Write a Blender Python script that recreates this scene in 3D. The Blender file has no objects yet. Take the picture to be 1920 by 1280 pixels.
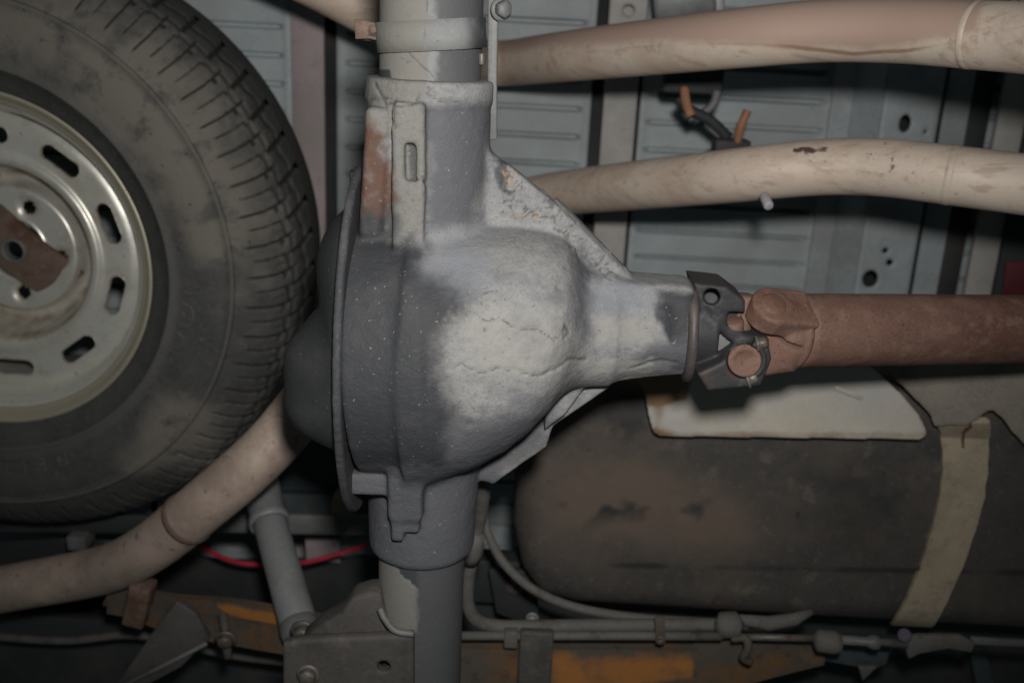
import bpy, bmesh, math, random
import numpy as np
from mathutils import Vector, Matrix, noise as mnoise
random.seed(4)
rng = np.random.default_rng(4)
S = bpy.context.scene
COL = S.collection

# ------------------------------------------------------------------ camera
F = 1867.0                     # focal length in photo pixels (35 mm on full frame)
CAMZ = 1.0                     # the photographer crouches under the lifted truck
zu = np.array([0.025, -0.300, 0.953]); zu /= np.linalg.norm(zu)      # truck "up" seen from the camera
xu = np.array([1.0, 0.050, 0.0]); xu -= zu * xu.dot(zu); xu /= np.linalg.norm(xu)
yu = np.cross(zu, xu)
M = np.array([xu, yu, zu])      # camera axes -> truck axes
CAM = np.array([0.0, 0.0, CAMZ])

def P(px, py, h):
    """point of the truck at height h above the lens, on the sight line of a photo pixel"""
    r = np.array([(px - 960) / F, (py - 640) / F, 1.0])
    t = h / r.dot(zu)
    return CAM + M @ (r * t)

def proj(w):
    c = (np.asarray(w) - CAM) @ M
    return 960 + F * c[..., 0] / c[..., 2], 640 + F * c[..., 1] / c[..., 2], c[..., 2]

def depth(px, py, h):
    r = np.array([(px - 960) / F, (py - 640) / F, 1.0])
    return h / r.dot(zu)

def R(px_len, px, py, h):
    return px_len * depth(px, py, h) / F

cam_d = bpy.data.cameras.new('camera')
cam = bpy.data.objects.new('camera', cam_d)
COL.objects.link(cam)
cam_d.sensor_width = 36.0
cam_d.lens = 36.0 * F / 1920.0
cam_d.clip_start = 0.02
cam_d.clip_end = 50
rt, up_, bk = M @ np.array([1, 0, 0.]), M @ np.array([0, -1., 0]), M @ np.array([0, 0, -1.])
mw = Matrix(((rt[0], up_[0], bk[0], CAM[0]), (rt[1], up_[1], bk[1], CAM[1]), (rt[2], up_[2], bk[2], CAM[2]), (0, 0, 0, 1)))
cam.matrix_world = mw
cam_d.dof.use_dof = True
cam_d.dof.focus_distance = 0.83
cam_d.dof.aperture_fstop = 5.0
S.camera = cam

# ------------------------------------------------------------------ light: the photographer's flash and the dim workshop
S.view_settings.view_transform = 'Standard'
S.view_settings.look = 'None'
S.view_settings.exposure = 0.0
S.view_settings.gamma = 1.0
w = bpy.data.worlds.new('World'); S.world = w
w.use_nodes = True
bg = w.node_tree.nodes['Background']
bg.inputs[0].default_value = (0.72, 0.95, 1.0, 1)
bg.inputs[1].default_value = 0.028

fl = bpy.data.lights.new('camera_flash', 'SPOT')
flo = bpy.data.objects.new('camera_flash', fl)
COL.objects.link(flo)
fl.energy = 38.0
fl.color = (1.0, 0.975, 0.945)
fl.shadow_soft_size = 0.030
fl.spot_size = math.radians(94)
fl.spot_blend = 1.0
fpos = CAM + M @ np.array([0.035, -0.10, -0.02])
faim = P(930, 265, 0.95)
flo.location = fpos
flo.rotation_euler = (Vector(faim) - Vector(fpos)).to_track_quat('-Z', 'Y').to_euler()

# ------------------------------------------------------------------ objects
WLOC = {}
def _props(o, label=None, cat=None, group=None, kind=None):
    if label: o['label'] = label
    if cat: o['category'] = cat
    if group: o['group'] = group
    if kind: o['kind'] = kind

def thing(name, label, cat, loc, group=None):
    o = bpy.data.objects.new(name, None); COL.objects.link(o)
    o.empty_display_size = 0.05
    if name in ('exhaust_pipe', 'exhaust_tailpipe'): group = 'exhaust pipes running over the axle'
    if name == 'leaf_spring': group = 'rusty leaf springs along the bottom'
    if name == 'chassis_rail': group = 'dark chassis rails'
    o.location = Vector(loc); WLOC[o] = np.array(loc, float)
    _props(o, label, cat, group)
    return o

def put(name, data, m, parent=None, smooth=True, label=None, cat=None, group=None, kind=None, attrs=None, origin=None):
    """data = (verts, faces) in world space; linked as one mesh object"""
    v, f = data
    v = np.asarray(v, float)
    if parent is not None: org = WLOC[parent]
    elif origin is not None: org = np.asarray(origin, float)
    else: org = v.mean(0)
    me = bpy.data.meshes.new(name)
    me.from_pydata((v - org).tolist(), [], f if isinstance(f, list) else f.tolist())
    me.update()
    if attrs:
        for k, a in attrs.items():
            at = me.attributes.new(k, 'FLOAT', 'POINT')
            at.data.foreach_set('value', np.asarray(a, np.float32))
    o = bpy.data.objects.new(name, me); COL.objects.link(o)
    if m: me.materials.append(m)
    if smooth is True:
        me.polygons.foreach_set('use_smooth', [True] * len(me.polygons))
    elif smooth:                                                   # angle in degrees
        me.polygons.foreach_set('use_smooth', [True] * len(me.polygons))
        me.set_sharp_from_angle(angle=math.radians(smooth))
    if parent is not None:
        o.parent = parent
    else:
        o.location = Vector(org)
    WLOC[o] = org
    _props(o, label, cat, group, kind)
    return o

def join(*ds):
    vs, fs, n = [], [], 0
    for v, f in ds:
        v = np.asarray(v, float); vs.append(v)
        fs += [[i + n for i in q] for q in (f if isinstance(f, list) else f.tolist())]
        n += len(v)
    return np.vstack(vs), fs

def from_bm(bm):
    bmesh.ops.recalc_face_normals(bm, faces=bm.faces[:])
    bm.verts.index_update()
    v = np.array([x.co[:] for x in bm.verts]); f = [[q.index for q in p.verts] for p in bm.faces]
    bm.free()
    return v, f

def bevel(data, w=0.002, seg=2, ang=30):
    v, f = data
    bm = bmesh.new()
    bv = [bm.verts.new(x) for x in np.asarray(v).tolist()]
    for q in f: bm.faces.new([bv[i] for i in q])
    bm.normal_update()
    es = [e for e in bm.edges if len(e.link_faces) == 2 and e.calc_face_angle(0) > math.radians(ang)]
    bmesh.ops.bevel(bm, geom=es, offset=w, segments=seg, profile=0.5, affect='EDGES', clamp_overlap=True)
    return from_bm(bm)

def prism(poly, z0, z1, bev=0.0, seg=2):
    """poly: world xy points; solid between z0 and z1 (world z)"""
    n = len(poly)
    v = [(p[0], p[1], z0) for p in poly] + [(p[0], p[1], z1) for p in poly]
    f = [list(range(n)), list(range(2 * n - 1, n - 1, -1))] + [[(i + 1) % n, i, n + i, n + (i + 1) % n] for i in range(n)]
    d = (np.array(v), f)
    return bevel(d, bev, seg) if bev else d

def plate(pix, h, t, bev=0.0015, seg=2):
    """flat plate whose lower face has the outline pix (photo pixels) at height h; t thick, upwards"""
    return prism([P(x, y, h)[:2] for x, y in pix], CAMZ + h, CAMZ + h + t, bev, seg)

def rounded(pix, r, n=6):
    out = []
    k = len(pix)
    for i in range(k):
        p0, p1, p2 = (np.array(pix[(i + j - 1) % k], float) for j in range(3))
        a = (p0 - p1) / np.linalg.norm(p0 - p1); b = (p2 - p1) / np.linalg.norm(p2 - p1)
        rr = min(r, np.linalg.norm(p0 - p1) * .45, np.linalg.norm(p2 - p1) * .45)
        s, e = p1 + a * rr, p1 + b * rr
        for j in range(n + 1):
            t = j / n
            out.append((1 - t) ** 2 * s + 2 * t * (1 - t) * p1 + t * t * e)
    return out

def obox(c, ax, half, bev=0.0):
    """box: centre, three axes, half sizes"""
    ax = [np.asarray(a, float) / np.linalg.norm(a) for a in ax]
    v = []
    for sz in (-1, 1):
        for sx, sy in ((-1, -1), (1, -1), (1, 1), (-1, 1)):
            v.append(np.asarray(c) + ax[0] * half[0] * sx + ax[1] * half[1] * sy + ax[2] * half[2] * sz)
    f = [[0, 3, 2, 1], [4, 5, 6, 7], [0, 1, 5, 4], [1, 2, 6, 5], [2, 3, 7, 6], [3, 0, 4, 7]]
    d = (np.array(v), f)
    return bevel(d, bev) if bev else d

def frame_of(d):
    d = np.asarray(d, float) / np.linalg.norm(d)
    a = np.cross(d, (0, 0, 1.0) if abs(d[2]) < .9 else (1.0, 0, 0)); a /= np.linalg.norm(a)
    return a, np.cross(d, a), d

def catmull(pts, n=10):
    pts = np.asarray(pts, float)
    q = np.vstack([2 * pts[0] - pts[1], pts, 2 * pts[-1] - pts[-2]])
    out = []
    for i in range(1, len(q) - 2):
        for j in range(n):
            t = j / n
            out.append(.5 * ((2 * q[i]) + (-q[i - 1] + q[i + 1]) * t + (2 * q[i - 1] - 5 * q[i] + 4 * q[i + 1] - q[i + 2]) * t * t
                             + (-q[i - 1] + 3 * q[i] - 3 * q[i + 1] + q[i + 2]) * t ** 3))
    out.append(q[-2])
    return np.array(out)

def sweep(pts, rad, seg=20, caps=True, flat=1.0):
    """tube along points (n,3); rad scalar or (n,)"""
    pts = np.asarray(pts, float); n = len(pts)
    rad = np.broadcast_to(np.asarray(rad, float), (n,))
    T = np.gradient(pts, axis=0); T /= np.linalg.norm(T, axis=1)[:, None]
    a = np.cross(T[0], (0.13, .3, .94)); a /= np.linalg.norm(a)
    ring = np.linspace(0, 2 * np.pi, seg, endpoint=False)
    V = []
    for i in range(n):
        a = a - T[i] * a.dot(T[i]); a /= np.linalg.norm(a)
        b = np.cross(T[i], a)
        V.append(pts[i] + rad[i] * (np.cos(ring)[:, None] * a + flat * np.sin(ring)[:, None] * b))
    V = np.vstack(V)
    f = [[i * seg + j, i * seg + (j + 1) % seg, (i + 1) * seg + (j + 1) % seg, (i + 1) * seg + j] for i in range(n - 1) for j in range(seg)]
    if caps:
        f += [list(range(seg - 1, -1, -1)), list(range((n - 1) * seg, n * seg))]
    return V, f

def lathe(c, axis, prof, seg=64, closed=False, a0=None):
    """prof: list of (radius, offset along axis)"""
    a, b, d = frame_of(axis)
    if a0 is not None: a, b = a0
    th = np.linspace(0, 2 * np.pi, seg, endpoint=False)
    V = np.vstack([np.asarray(c) + d * o + r * (np.cos(th)[:, None] * a + np.sin(th)[:, None] * b) for r, o in prof])
    n = len(prof)
    f = []
    for i in range(n if closed else n - 1):
        k = (i + 1) % n
        for j in range(seg):
            f.append([i * seg + j, i * seg + (j + 1) % seg, k * seg + (j + 1) % seg, k * seg + j])
    return V, f

def cyl(p0, p1, r, seg=24, bev=0.0, r1=None):
    p0, p1 = np.asarray(p0, float), np.asarray(p1, float)
    L = np.linalg.norm(p1 - p0); r1 = r if r1 is None else r1
    b = min(bev, r * .8, L * .45)
    prof = [(1e-5, 0), (r - b, 0)] + ([(r - b * .3, b * .3), (r, b), (r1, L - b), (r1 - b * .3, L - b * .3)] if b else [(r, 0), (r1, L)]) + [(r1 - b, L), (1e-5, L)]
    return lathe(p0, p1 - p0, prof, seg)

def hexbolt(c, axis, r, t):
    a, b, d = frame_of(axis)
    v = [np.asarray(c) + d * o * t + rr * r * (math.cos(k * math.pi / 3) * a + math.sin(k * math.pi / 3) * b)
         for rr, o in ((1, 0), (1, .8), (.85, 1.0)) for k in range(6)]
    f = [[i * 6 + j, i * 6 + (j + 1) % 6, (i + 1) * 6 + (j + 1) % 6, (i + 1) * 6 + j] for i in range(2) for j in range(6)] + [[12, 13, 14, 15, 16, 17], [5, 4, 3, 2, 1, 0]]
    w_ = lathe(c, axis, [(1e-5, -.0005), (r * 1.35, -.0005), (r * 1.35, t * .18), (r * .9, t * .2)], 20)
    return join((np.array(v), f), w_)

# ------------------------------------------------------------------ implicit casting: smooth-blended solids meshed with surface nets
class Field:
    def __init__(s, lo, hi, h):
        s.lo, s.h = np.array(lo, float), h
        n = np.ceil((np.array(hi) - lo) / h).astype(int) + 1
        s.x = (lo[0] + h * np.arange(n[0]))[:, None, None].astype(np.float32)
        s.y = (lo[1] + h * np.arange(n[1]))[None, :, None].astype(np.float32)
        s.z = (lo[2] + h * np.arange(n[2]))[None, None, :].astype(np.float32)
        s.f = np.full(n, 1.0, np.float32)
    def add(s, d, k=0.0):
        if k:
            hh = np.clip(.5 + .5 * (s.f - d) / k, 0, 1)
            s.f = (s.f * (1 - hh) + d * hh - k * hh * (1 - hh)).astype(np.float32)
        else: s.f = np.minimum(s.f, d).astype(np.float32)
    def cut(s, d, k=0.0):
        if k:
            hh = np.clip(.5 - .5 * (s.f + d) / k, 0, 1)
            s.f = (s.f * (1 - hh) - d * hh + k * hh * (1 - hh)).astype(np.float32)
        else: s.f = np.maximum(s.f, -d).astype(np.float32)
    def poly(s, pts):                                   # 2-D distance to a polygon in xy
        pts = np.asarray(pts, float)[:, :2]
        x, y = s.x[:, :, 0], s.y[:, :, 0]
        d = np.full(np.broadcast(x, y).shape, 1e9); sg = np.ones_like(d)
        n = len(pts)
        for i in range(n):
            a, b = pts[i], pts[i - 1]
            ex, ey = b - a
            wx, wy = x - a[0], y - a[1]
            t = np.clip((wx * ex + wy * ey) / (ex * ex + ey * ey), 0, 1)
            d = np.minimum(d, (wx - ex * t) ** 2 + (wy - ey * t) ** 2)
            c1, c2, c3 = y >= a[1], y < b[1], ex * wy > ey * wx
            sg = np.where((c1 & c2 & c3) | (~c1 & ~c2 & ~c3), -sg, sg)
        return (np.sqrt(d) * sg)[:, :, None].astype(np.float32)
    def ext(s, pts, z0, z1, r=0.0):
        d2 = s.poly(pts) + r
        dz = np.abs(s.z - (z0 + z1) / 2) - (z1 - z0) / 2 + r
        return np.sqrt(np.maximum(d2, 0) ** 2 + np.maximum(dz, 0) ** 2) + np.minimum(np.maximum(d2, dz), 0) - r
    def cone(s, a, b, ra, rb, r=0.002):                 # capped cone with rounded rims
        a, b = np.asarray(a, float), np.asarray(b, float)
        L = np.linalg.norm(b - a); d = (b - a) / L
        t = (s.x - a[0]) * d[0] + (s.y - a[1]) * d[1] + (s.z - a[2]) * d[2]
        q = np.sqrt(np.maximum((s.x - a[0]) ** 2 + (s.y - a[1]) ** 2 + (s.z - a[2]) ** 2 - t * t, 0))
        dr = q - (ra + (rb - ra) * np.clip(t / L, 0, 1)) + r
        dt = np.abs(t - L / 2) - L / 2 + r
        return np.sqrt(np.maximum(dr, 0) ** 2 + np.maximum(dt, 0) ** 2) + np.minimum(np.maximum(dr, dt), 0) - r
    def ell(s, c, rad):
        k = np.sqrt(((s.x - c[0]) / rad[0]) ** 2 + ((s.y - c[1]) / rad[1]) ** 2 + ((s.z - c[2]) / rad[2]) ** 2)
        return (k - 1) * min(rad)
    def box(s, c, ax, half, r=0.001):
        ax = [np.asarray(a, float) / np.linalg.norm(a) for a in ax]
        q = [np.abs((s.x - c[0]) * a[0] + (s.y - c[1]) * a[1] + (s.z - c[2]) * a[2]) - hh + r for a, hh in zip(ax, half)]
        return np.sqrt(sum(np.maximum(k, 0) ** 2 for k in q)) + np.minimum(np.maximum(np.maximum(q[0], q[1]), q[2]), 0) - r
    def mesh(s):
        f = s.f.copy()
        for ax in range(3):
            i0 = [slice(None)] * 3; i1 = [slice(None)] * 3
            i0[ax] = 0; i1[ax] = -1
            f[tuple(i0)] = np.maximum(f[tuple(i0)], s.h * .5); f[tuple(i1)] = np.maximum(f[tuple(i1)], s.h * .5)
        ins = f < 0
        c = np.zeros(tuple(np.array(f.shape) - 1), np.int8)
        cor = [(i, j, k) for i in (0, 1) for j in (0, 1) for k in (0, 1)]
        sl = lambda o: tuple(slice(q, f.shape[a] - 1 + q) for a, q in enumerate(o))
        for o in cor: c += ins[sl(o)]
        act = np.argwhere((c > 0) & (c < 8))
        idx = np.full(c.shape, -1, np.int64); idx[tuple(act.T)] = np.arange(len(act))
        acc = np.zeros((len(act), 3)); cnt = np.zeros(len(act))
        val = {o: f[tuple((act + o).T)].astype(float) for o in cor}
        for o in cor:
            for a in range(3):
                if o[a] == 0:
                    p = list(o); p[a] = 1; p = tuple(p)
                    v0, v1 = val[o], val[p]
                    m = (v0 < 0) != (v1 < 0)
                    t = np.where(m, v0 / np.where(m, v0 - v1, 1), 0)
                    q = np.array(o, float)[None].repeat(len(act), 0); q[:, a] = t
                    acc += np.where(m[:, None], q, 0); cnt += m
        V = s.lo + s.h * (act + acc / cnt[:, None])
        Q = []
        for a in range(3):
            b, d = (a + 1) % 3, (a + 2) % 3
            i0 = [slice(1, -1)] * 3; i0[a] = slice(0, -1); i1 = list(i0); i1[a] = slice(1, None)
            A, B = ins[tuple(i0)], ins[tuple(i1)]
            e = np.argwhere(A != B)
            fl_ = A[tuple(e.T)]
            off = np.ones(3, int); off[a] = 0
            e = e + off
            q = []
            for db, dd in ((0, 0), (1, 0), (1, 1), (0, 1)):
                p = e.copy(); p[:, b] -= db; p[:, d] -= dd
                q.append(idx[tuple(p.T)])
            q = np.array(q).T
            q[~fl_] = q[~fl_][:, ::-1]
            Q.append(q)
        return V, np.vstack(Q)

def relax(data, n=2, lam=.5):
    v, f = data
    v = v.copy(); f = np.asarray(f)
    e = np.vstack([f[:, [0, 1]], f[:, [1, 2]], f[:, [2, 3]], f[:, [3, 0]]])
    for k in range(n):
        acc = np.zeros_like(v); c = np.zeros(len(v))
        for d in range(3): acc[:, d] = np.bincount(e[:, 0], v[e[:, 1], d], len(v)) + np.bincount(e[:, 1], v[e[:, 0], d], len(v))
        c = np.bincount(e[:, 0], minlength=len(v)) + np.bincount(e[:, 1], minlength=len(v))
        v += lam * (acc / np.maximum(c, 1)[:, None] - v)
    return v, f

def vnoise(p, scale, seed=0, octaves=3):
    """value noise on points, -1..1"""
    r = np.random.default_rng(seed); T = r.uniform(-1, 1, 4096)
    out = 0; amp = 1; tot = 0
    p = np.asarray(p, float)
    for o in range(octaves):
        q = p * scale * 2 ** o + 37.7 * o + seed
        i = np.floor(q).astype(np.int64); t = q - i; t = t * t * (3 - 2 * t)
        a = 0
        for c in np.ndindex(*(2,) * p.shape[1]):
            hsh = 0
            for d in range(p.shape[1]): hsh = hsh * 7919 + (i[:, d] + c[d]) * (73856093 + 19349663 * d)
            wgt = np.prod([np.where(c[d], t[:, d], 1 - t[:, d]) for d in range(p.shape[1])], axis=0)
            a = a + wgt * T[(hsh ^ (hsh >> 9)) % 4096]
        out = out + amp * a; tot += amp; amp *= .55
    return out / tot

def inpoly(u, v, poly, soft):
    """soft 0..1 mask of a polygon in the plane"""
    d = np.full(len(u), 1e9); sg = np.ones(len(u)); n = len(poly)
    for i in range(n):
        a = np.array(poly[i], float); b = np.array(poly[i - 1], float); e = b - a
        wx, wy = u - a[0], v - a[1]
        t = np.clip((wx * e[0] + wy * e[1]) / e.dot(e), 0, 1)
        d = np.minimum(d, (wx - e[0] * t) ** 2 + (wy - e[1] * t) ** 2)
        c1, c2, c3 = v >= a[1], v < b[1], e[0] * wy > e[1] * wx
        sg = np.where((c1 & c2 & c3) | (~c1 & ~c2 & ~c3), -sg, sg)
    return np.clip(.5 - np.sqrt(d) * sg / soft, 0, 1)

def lined(u, v, line):
    d = np.full(len(u), 1e9)
    for a, b in zip(line[:-1], line[1:]):
        a, b = np.array(a, float), np.array(b, float); e = b - a
        t = np.clip(((u - a[0]) * e[0] + (v - a[1]) * e[1]) / e.dot(e), 0, 1)
        d = np.minimum(d, np.hypot(u - a[0] - e[0] * t, v - a[1] - e[1] * t))
    return d

# ------------------------------------------------------------------ materials
MATS = {}
def mat(name, base, rough=.75, metal=0.0, spec=.35, layers=(), bumps=((60, .25, .004),), var=.12, cracks=None):
    """base colour, fine brightness variation, then layers: dict(c=colour, n=noise scale or a=attribute, lo, hi, amt, stretch, r)"""
    m = bpy.data.materials.new(name); m.use_nodes = True; MATS[name] = m
    nt = m.node_tree; N = nt.nodes; L = nt.links
    bs = N['Principled BSDF']
    bs.inputs['Metallic'].default_value = metal
    bs.inputs['Specular IOR Level'].default_value = spec
    tc = N.new('ShaderNodeTexCoord')
    def noise(scale, detail=5, stretch=None, rough_=.6, w_=0.0):
        n = N.new('ShaderNodeTexNoise'); n.inputs['Scale'].default_value = scale
        n.inputs['Detail'].default_value = detail; n.inputs['Roughness'].default_value = rough_
        mp = N.new('ShaderNodeMapping'); mp.inputs['Location'].default_value = (w_ * 3.1, w_ * 1.7, w_ * 5.3)
        if stretch: mp.inputs['Scale'].default_value = stretch
        L.new(tc.outputs['Object'], mp.inputs[0]); L.new(mp.outputs[0], n.inputs['Vector'])
        return n.outputs[0]
    def ramp(sock, lo, hi):
        r = N.new('ShaderNodeMapRange'); r.interpolation_type = 'SMOOTHSTEP'
        r.inputs[1].default_value = lo; r.inputs[2].default_value = hi
        L.new(sock, r.inputs[0]); return r.outputs[0]
    def math_(op, a, b):
        x = N.new('ShaderNodeMath'); x.operation = op
        for i, s in enumerate((a, b)):
            if isinstance(s, (int, float)): x.inputs[i].default_value = s
            else: L.new(s, x.inputs[i])
        return x.outputs[0]
    def mix(fac, a, b):
        x = N.new('ShaderNodeMix'); x.data_type = 'RGBA'
        for i, s in ((0, fac), (6, a), (7, b)):
            if isinstance(s, (int, float)): x.inputs[i].default_value = s
            elif isinstance(s, tuple): x.inputs[i].default_value = (*s, 1)
            else: L.new(s, x.inputs[i])
        return x.outputs[2]
    col = mix(ramp(noise(22, 8), .3, .7), tuple(c * (1 - var) for c in base), tuple(min(c * (1 + var), .95) for c in base))
    col = mix(ramp(noise(260, 4, w_=2), .35, .7), col, tuple(min(c * (1 + var * 1.3), .95) for c in base)) if var else col
    ro = None; rsock = rough
    for li, ly in enumerate(layers):
        if 'a' in ly:
            at = N.new('ShaderNodeAttribute'); at.attribute_name = ly['a']
            nz = noise(ly.get('n', 55), 7, w_=li + 1, rough_=.65)
            am = math_('MINIMUM', math_('MULTIPLY', at.outputs['Fac'], 3.0), 1.0)
            s = math_('ADD', at.outputs['Fac'], math_('MULTIPLY', math_('MULTIPLY', math_('SUBTRACT', nz, .5), am), ly.get('jit', 1.0)))
            k = ramp(s, ly.get('lo', .4), ly.get('hi', .6))
        else:
            k = ramp(noise(ly['n'], ly.get('d', 7), ly.get('stretch'), ly.get('nr', .65), li + 1), ly['lo'], ly['hi'])
            if 'in' in ly:
                at = N.new('ShaderNodeAttribute'); at.attribute_name = ly['in']
                k = math_('MULTIPLY', k, at.outputs['Fac'])
        if 'amt' in ly: k = math_('MULTIPLY', k, ly['amt'])
        col = mix(k, col, ly['c'])
        if 'r' in ly:
            x = N.new('ShaderNodeMix'); x.data_type = 'FLOAT'
            L.new(k, x.inputs[0]); x.inputs[3].default_value = ly['r']
            if isinstance(rsock, (int, float)): x.inputs[2].default_value = rsock
            else: L.new(rsock, x.inputs[2])
            rsock = x.outputs[0]
    L.new(col, bs.inputs['Base Color'])
    nz = noise(35, 5, w_=9)
    rr = math_('ADD', rsock, math_('MULTIPLY', math_('SUBTRACT', nz, .5), .25))
    L.new(rr, bs.inputs['Roughness'])
    prev = None
    for bi, (sc, st, di) in enumerate(bumps):
        b = N.new('ShaderNodeBump'); b.inputs['Strength'].default_value = st; b.inputs['Distance'].default_value = di
        L.new(noise(sc, 6, w_=20 + bi), b.inputs['Height'])
        if prev: L.new(prev, b.inputs['Normal'])
        prev = b.outputs[0]
    if prev: L.new(prev, bs.inputs['Normal'])
    return m

DUST = (.30, .285, .255)
m_cast = mat('cast_iron_dusty', (.225, .225, .225), .82, layers=(
    dict(n=7, lo=.42, hi=.68, c=(.30, .295, .285), amt=.75),
    dict(n=26, lo=.48, hi=.68, c=(.155, .16, .172), amt=.75), dict(n=75, lo=.52, hi=.68, c=(.33, .32, .295), amt=.45),
    dict(a='mud', n=55, jit=1.5, lo=.1, hi=1.0, c=(.212, .205, .188), r=.9),
    dict(n=190, lo=.58, hi=.70, c=(.14, .14, .145), amt=.55, d=4), dict(n=360, lo=.48, hi=.66, c=(.14, .14, .145), amt=.40, d=3),
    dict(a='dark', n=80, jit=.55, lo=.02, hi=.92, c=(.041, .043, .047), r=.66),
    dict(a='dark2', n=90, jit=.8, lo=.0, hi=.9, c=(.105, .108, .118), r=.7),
    dict(a='cool', n=60, jit=1.0, lo=.1, hi=1.1, c=(.215, .225, .25), amt=.8),
    dict(a='pale', n=200, jit=1.5, lo=.1, hi=1.0, c=(.305, .295, .272), r=.9, amt=.75),
    dict(a='rust', n=60, jit=1.9, lo=.15, hi=1.0, c=(.120, .066, .048), r=.85),
    dict(a='warm', n=140, jit=1.4, lo=.5, hi=1.0, c=(.36, .25, .17), r=.9),
    dict(n=300, lo=.72, hi=.76, c=(.36, .34, .31), amt=.5, d=1), dict(n=16, lo=.5, hi=.72, c=(.10, .10, .105), amt=.35),
    dict(n=140, lo=.64, hi=.72, c=(.09, .09, .09), amt=.5, d=3),
    dict(a='crack', n=50, jit=.9, lo=.25, hi=1.0, c=(.09, .085, .08), amt=.75),
    ), bumps=((38, .45, .004), (150, .5, .0018), (480, .55, .0009)), var=.17)
m_tube = mat('axle_tube_paint', (.21, .215, .215), .78, layers=(
    dict(n=9, lo=.45, hi=.7, c=(.28, .275, .26), amt=.6),
    dict(a='mud', n=60, jit=1.2, lo=.15, hi=.95, c=(.205, .197, .178), r=.9),
    dict(a='dark', n=60, jit=.5, lo=.2, hi=.8, c=(.055, .058, .062), r=.65),
    dict(a='dark2', n=24, jit=.6, lo=.3, hi=.8, c=(.085, .088, .090), r=.7),
    dict(n=140, lo=.64, hi=.72, c=(.08, .08, .08), amt=.5, d=3),
    dict(n=420, lo=.70, hi=.76, c=(.45, .42, .38), amt=.4, d=2),
    dict(a='crack', n=50, jit=.9, lo=.25, hi=1.0, c=(.09, .085, .08), amt=.75),
    ), bumps=((40, .25, .003), (220, .3, .0012)), var=.09)
m_cover = mat('cover_black', (.027, .029, .030), .62, layers=(
    dict(n=12, lo=.5, hi=.72, c=(.052, .052, .050), amt=.7), dict(n=300, lo=.69, hi=.75, c=(.3, .28, .25), amt=.4, d=2)),
    bumps=((60, .2, .003), (300, .25, .001)))
m_yoke = mat('yoke_dark_steel', (.034, .034, .036), .60, .1, layers=(
    dict(n=16, lo=.52, hi=.7, c=(.075, .052, .038), amt=.7), dict(n=60, lo=.56, hi=.7, c=(.085, .08, .075), amt=.6)), bumps=((120, .4, .0015), (400, .3, .0006)))
m_ring = mat('dust_slinger', (.085, .075, .072), .55, .3, layers=(dict(n=30, lo=.5, hi=.7, c=(.16, .13, .115), amt=.7),), bumps=((120, .2, .001),))
m_rust = mat('rusty_driveshaft', (.150, .085, .064), .8, layers=(
    dict(n=6, lo=.42, hi=.66, c=(.105, .048, .033), stretch=(.5, 1.6, 1.6)), dict(n=60, lo=.5, hi=.68, c=(.23, .145, .112), amt=.6),
    dict(n=30, lo=.5, hi=.7, c=(.19, .115, .088), amt=.7, stretch=(.25, 1, 1)), dict(n=300, lo=.55, hi=.7, c=(.085, .045, .034), amt=.6, d=3), dict(n=350, lo=.62, hi=.72, c=(.27, .17, .125), amt=.45, d=2), dict(n=90, lo=.64, hi=.74, c=(.06, .035, .03), amt=.7)),
    bumps=((150, .35, .0015), (600, .35, .0006)), var=.14)
m_pipe = mat('exhaust_tan', (.56, .455, .37), .55, .05, .4, layers=(
    dict(n=5, lo=.4, hi=.68, c=(.62, .53, .44), stretch=(.35, 1.6, 1.6)),
    dict(n=9, lo=.5, hi=.72, c=(.47, .345, .27), amt=.8, stretch=(.3, 1.6, 1.6)),
    dict(n=40, lo=.6, hi=.72, c=(.40, .25, .15), amt=.5, stretch=(.4, 1, 1)),
    dict(n=70, lo=.69, hi=.75, c=(.16, .10, .075), amt=.8, d=3), dict(n=14, lo=.50, hi=.66, c=(.43, .35, .28), amt=.6, stretch=(.18, 2.2, 2.2)), dict(n=30, lo=.54, hi=.66, c=(.36, .26, .19), amt=.55, stretch=(.10, 2.5, 2.5)), dict(n=200, lo=.62, hi=.70, c=(.34, .27, .2), amt=.5, d=3),
    dict(a='stain', n=80, jit=1.6, lo=.85, hi=1.0, c=(.10, .06, .055)),
    dict(a='brown', n=50, jit=.6, lo=.1, hi=.95, c=(.43, .305, .245), r=.65),
    dict(a='line', n=40, jit=.5, lo=.15, hi=.95, c=(.26, .15, .085), amt=.8)), bumps=((30, .12, .003), (260, .12, .0008)), var=.08)
m_pipe2 = mat('exhaust_brown', (.42, .325, .27), .55, .1, .4, layers=(
    dict(n=8, lo=.42, hi=.66, c=(.29, .22, .18), amt=.9), dict(n=20, lo=.5, hi=.7, c=(.46, .38, .30), amt=.7),
    dict(n=60, lo=.58, hi=.72, c=(.10, .075, .065), amt=.7),
    dict(a='brown', n=30, jit=.6, lo=.2, hi=.9, c=(.27, .205, .18), amt=.8), dict(a='line', n=30, jit=.6, lo=.2, hi=.9, c=(.13, .095, .075), amt=.75)), bumps=((40, .15, .003), (200, .2, .001)), var=.12)
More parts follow.
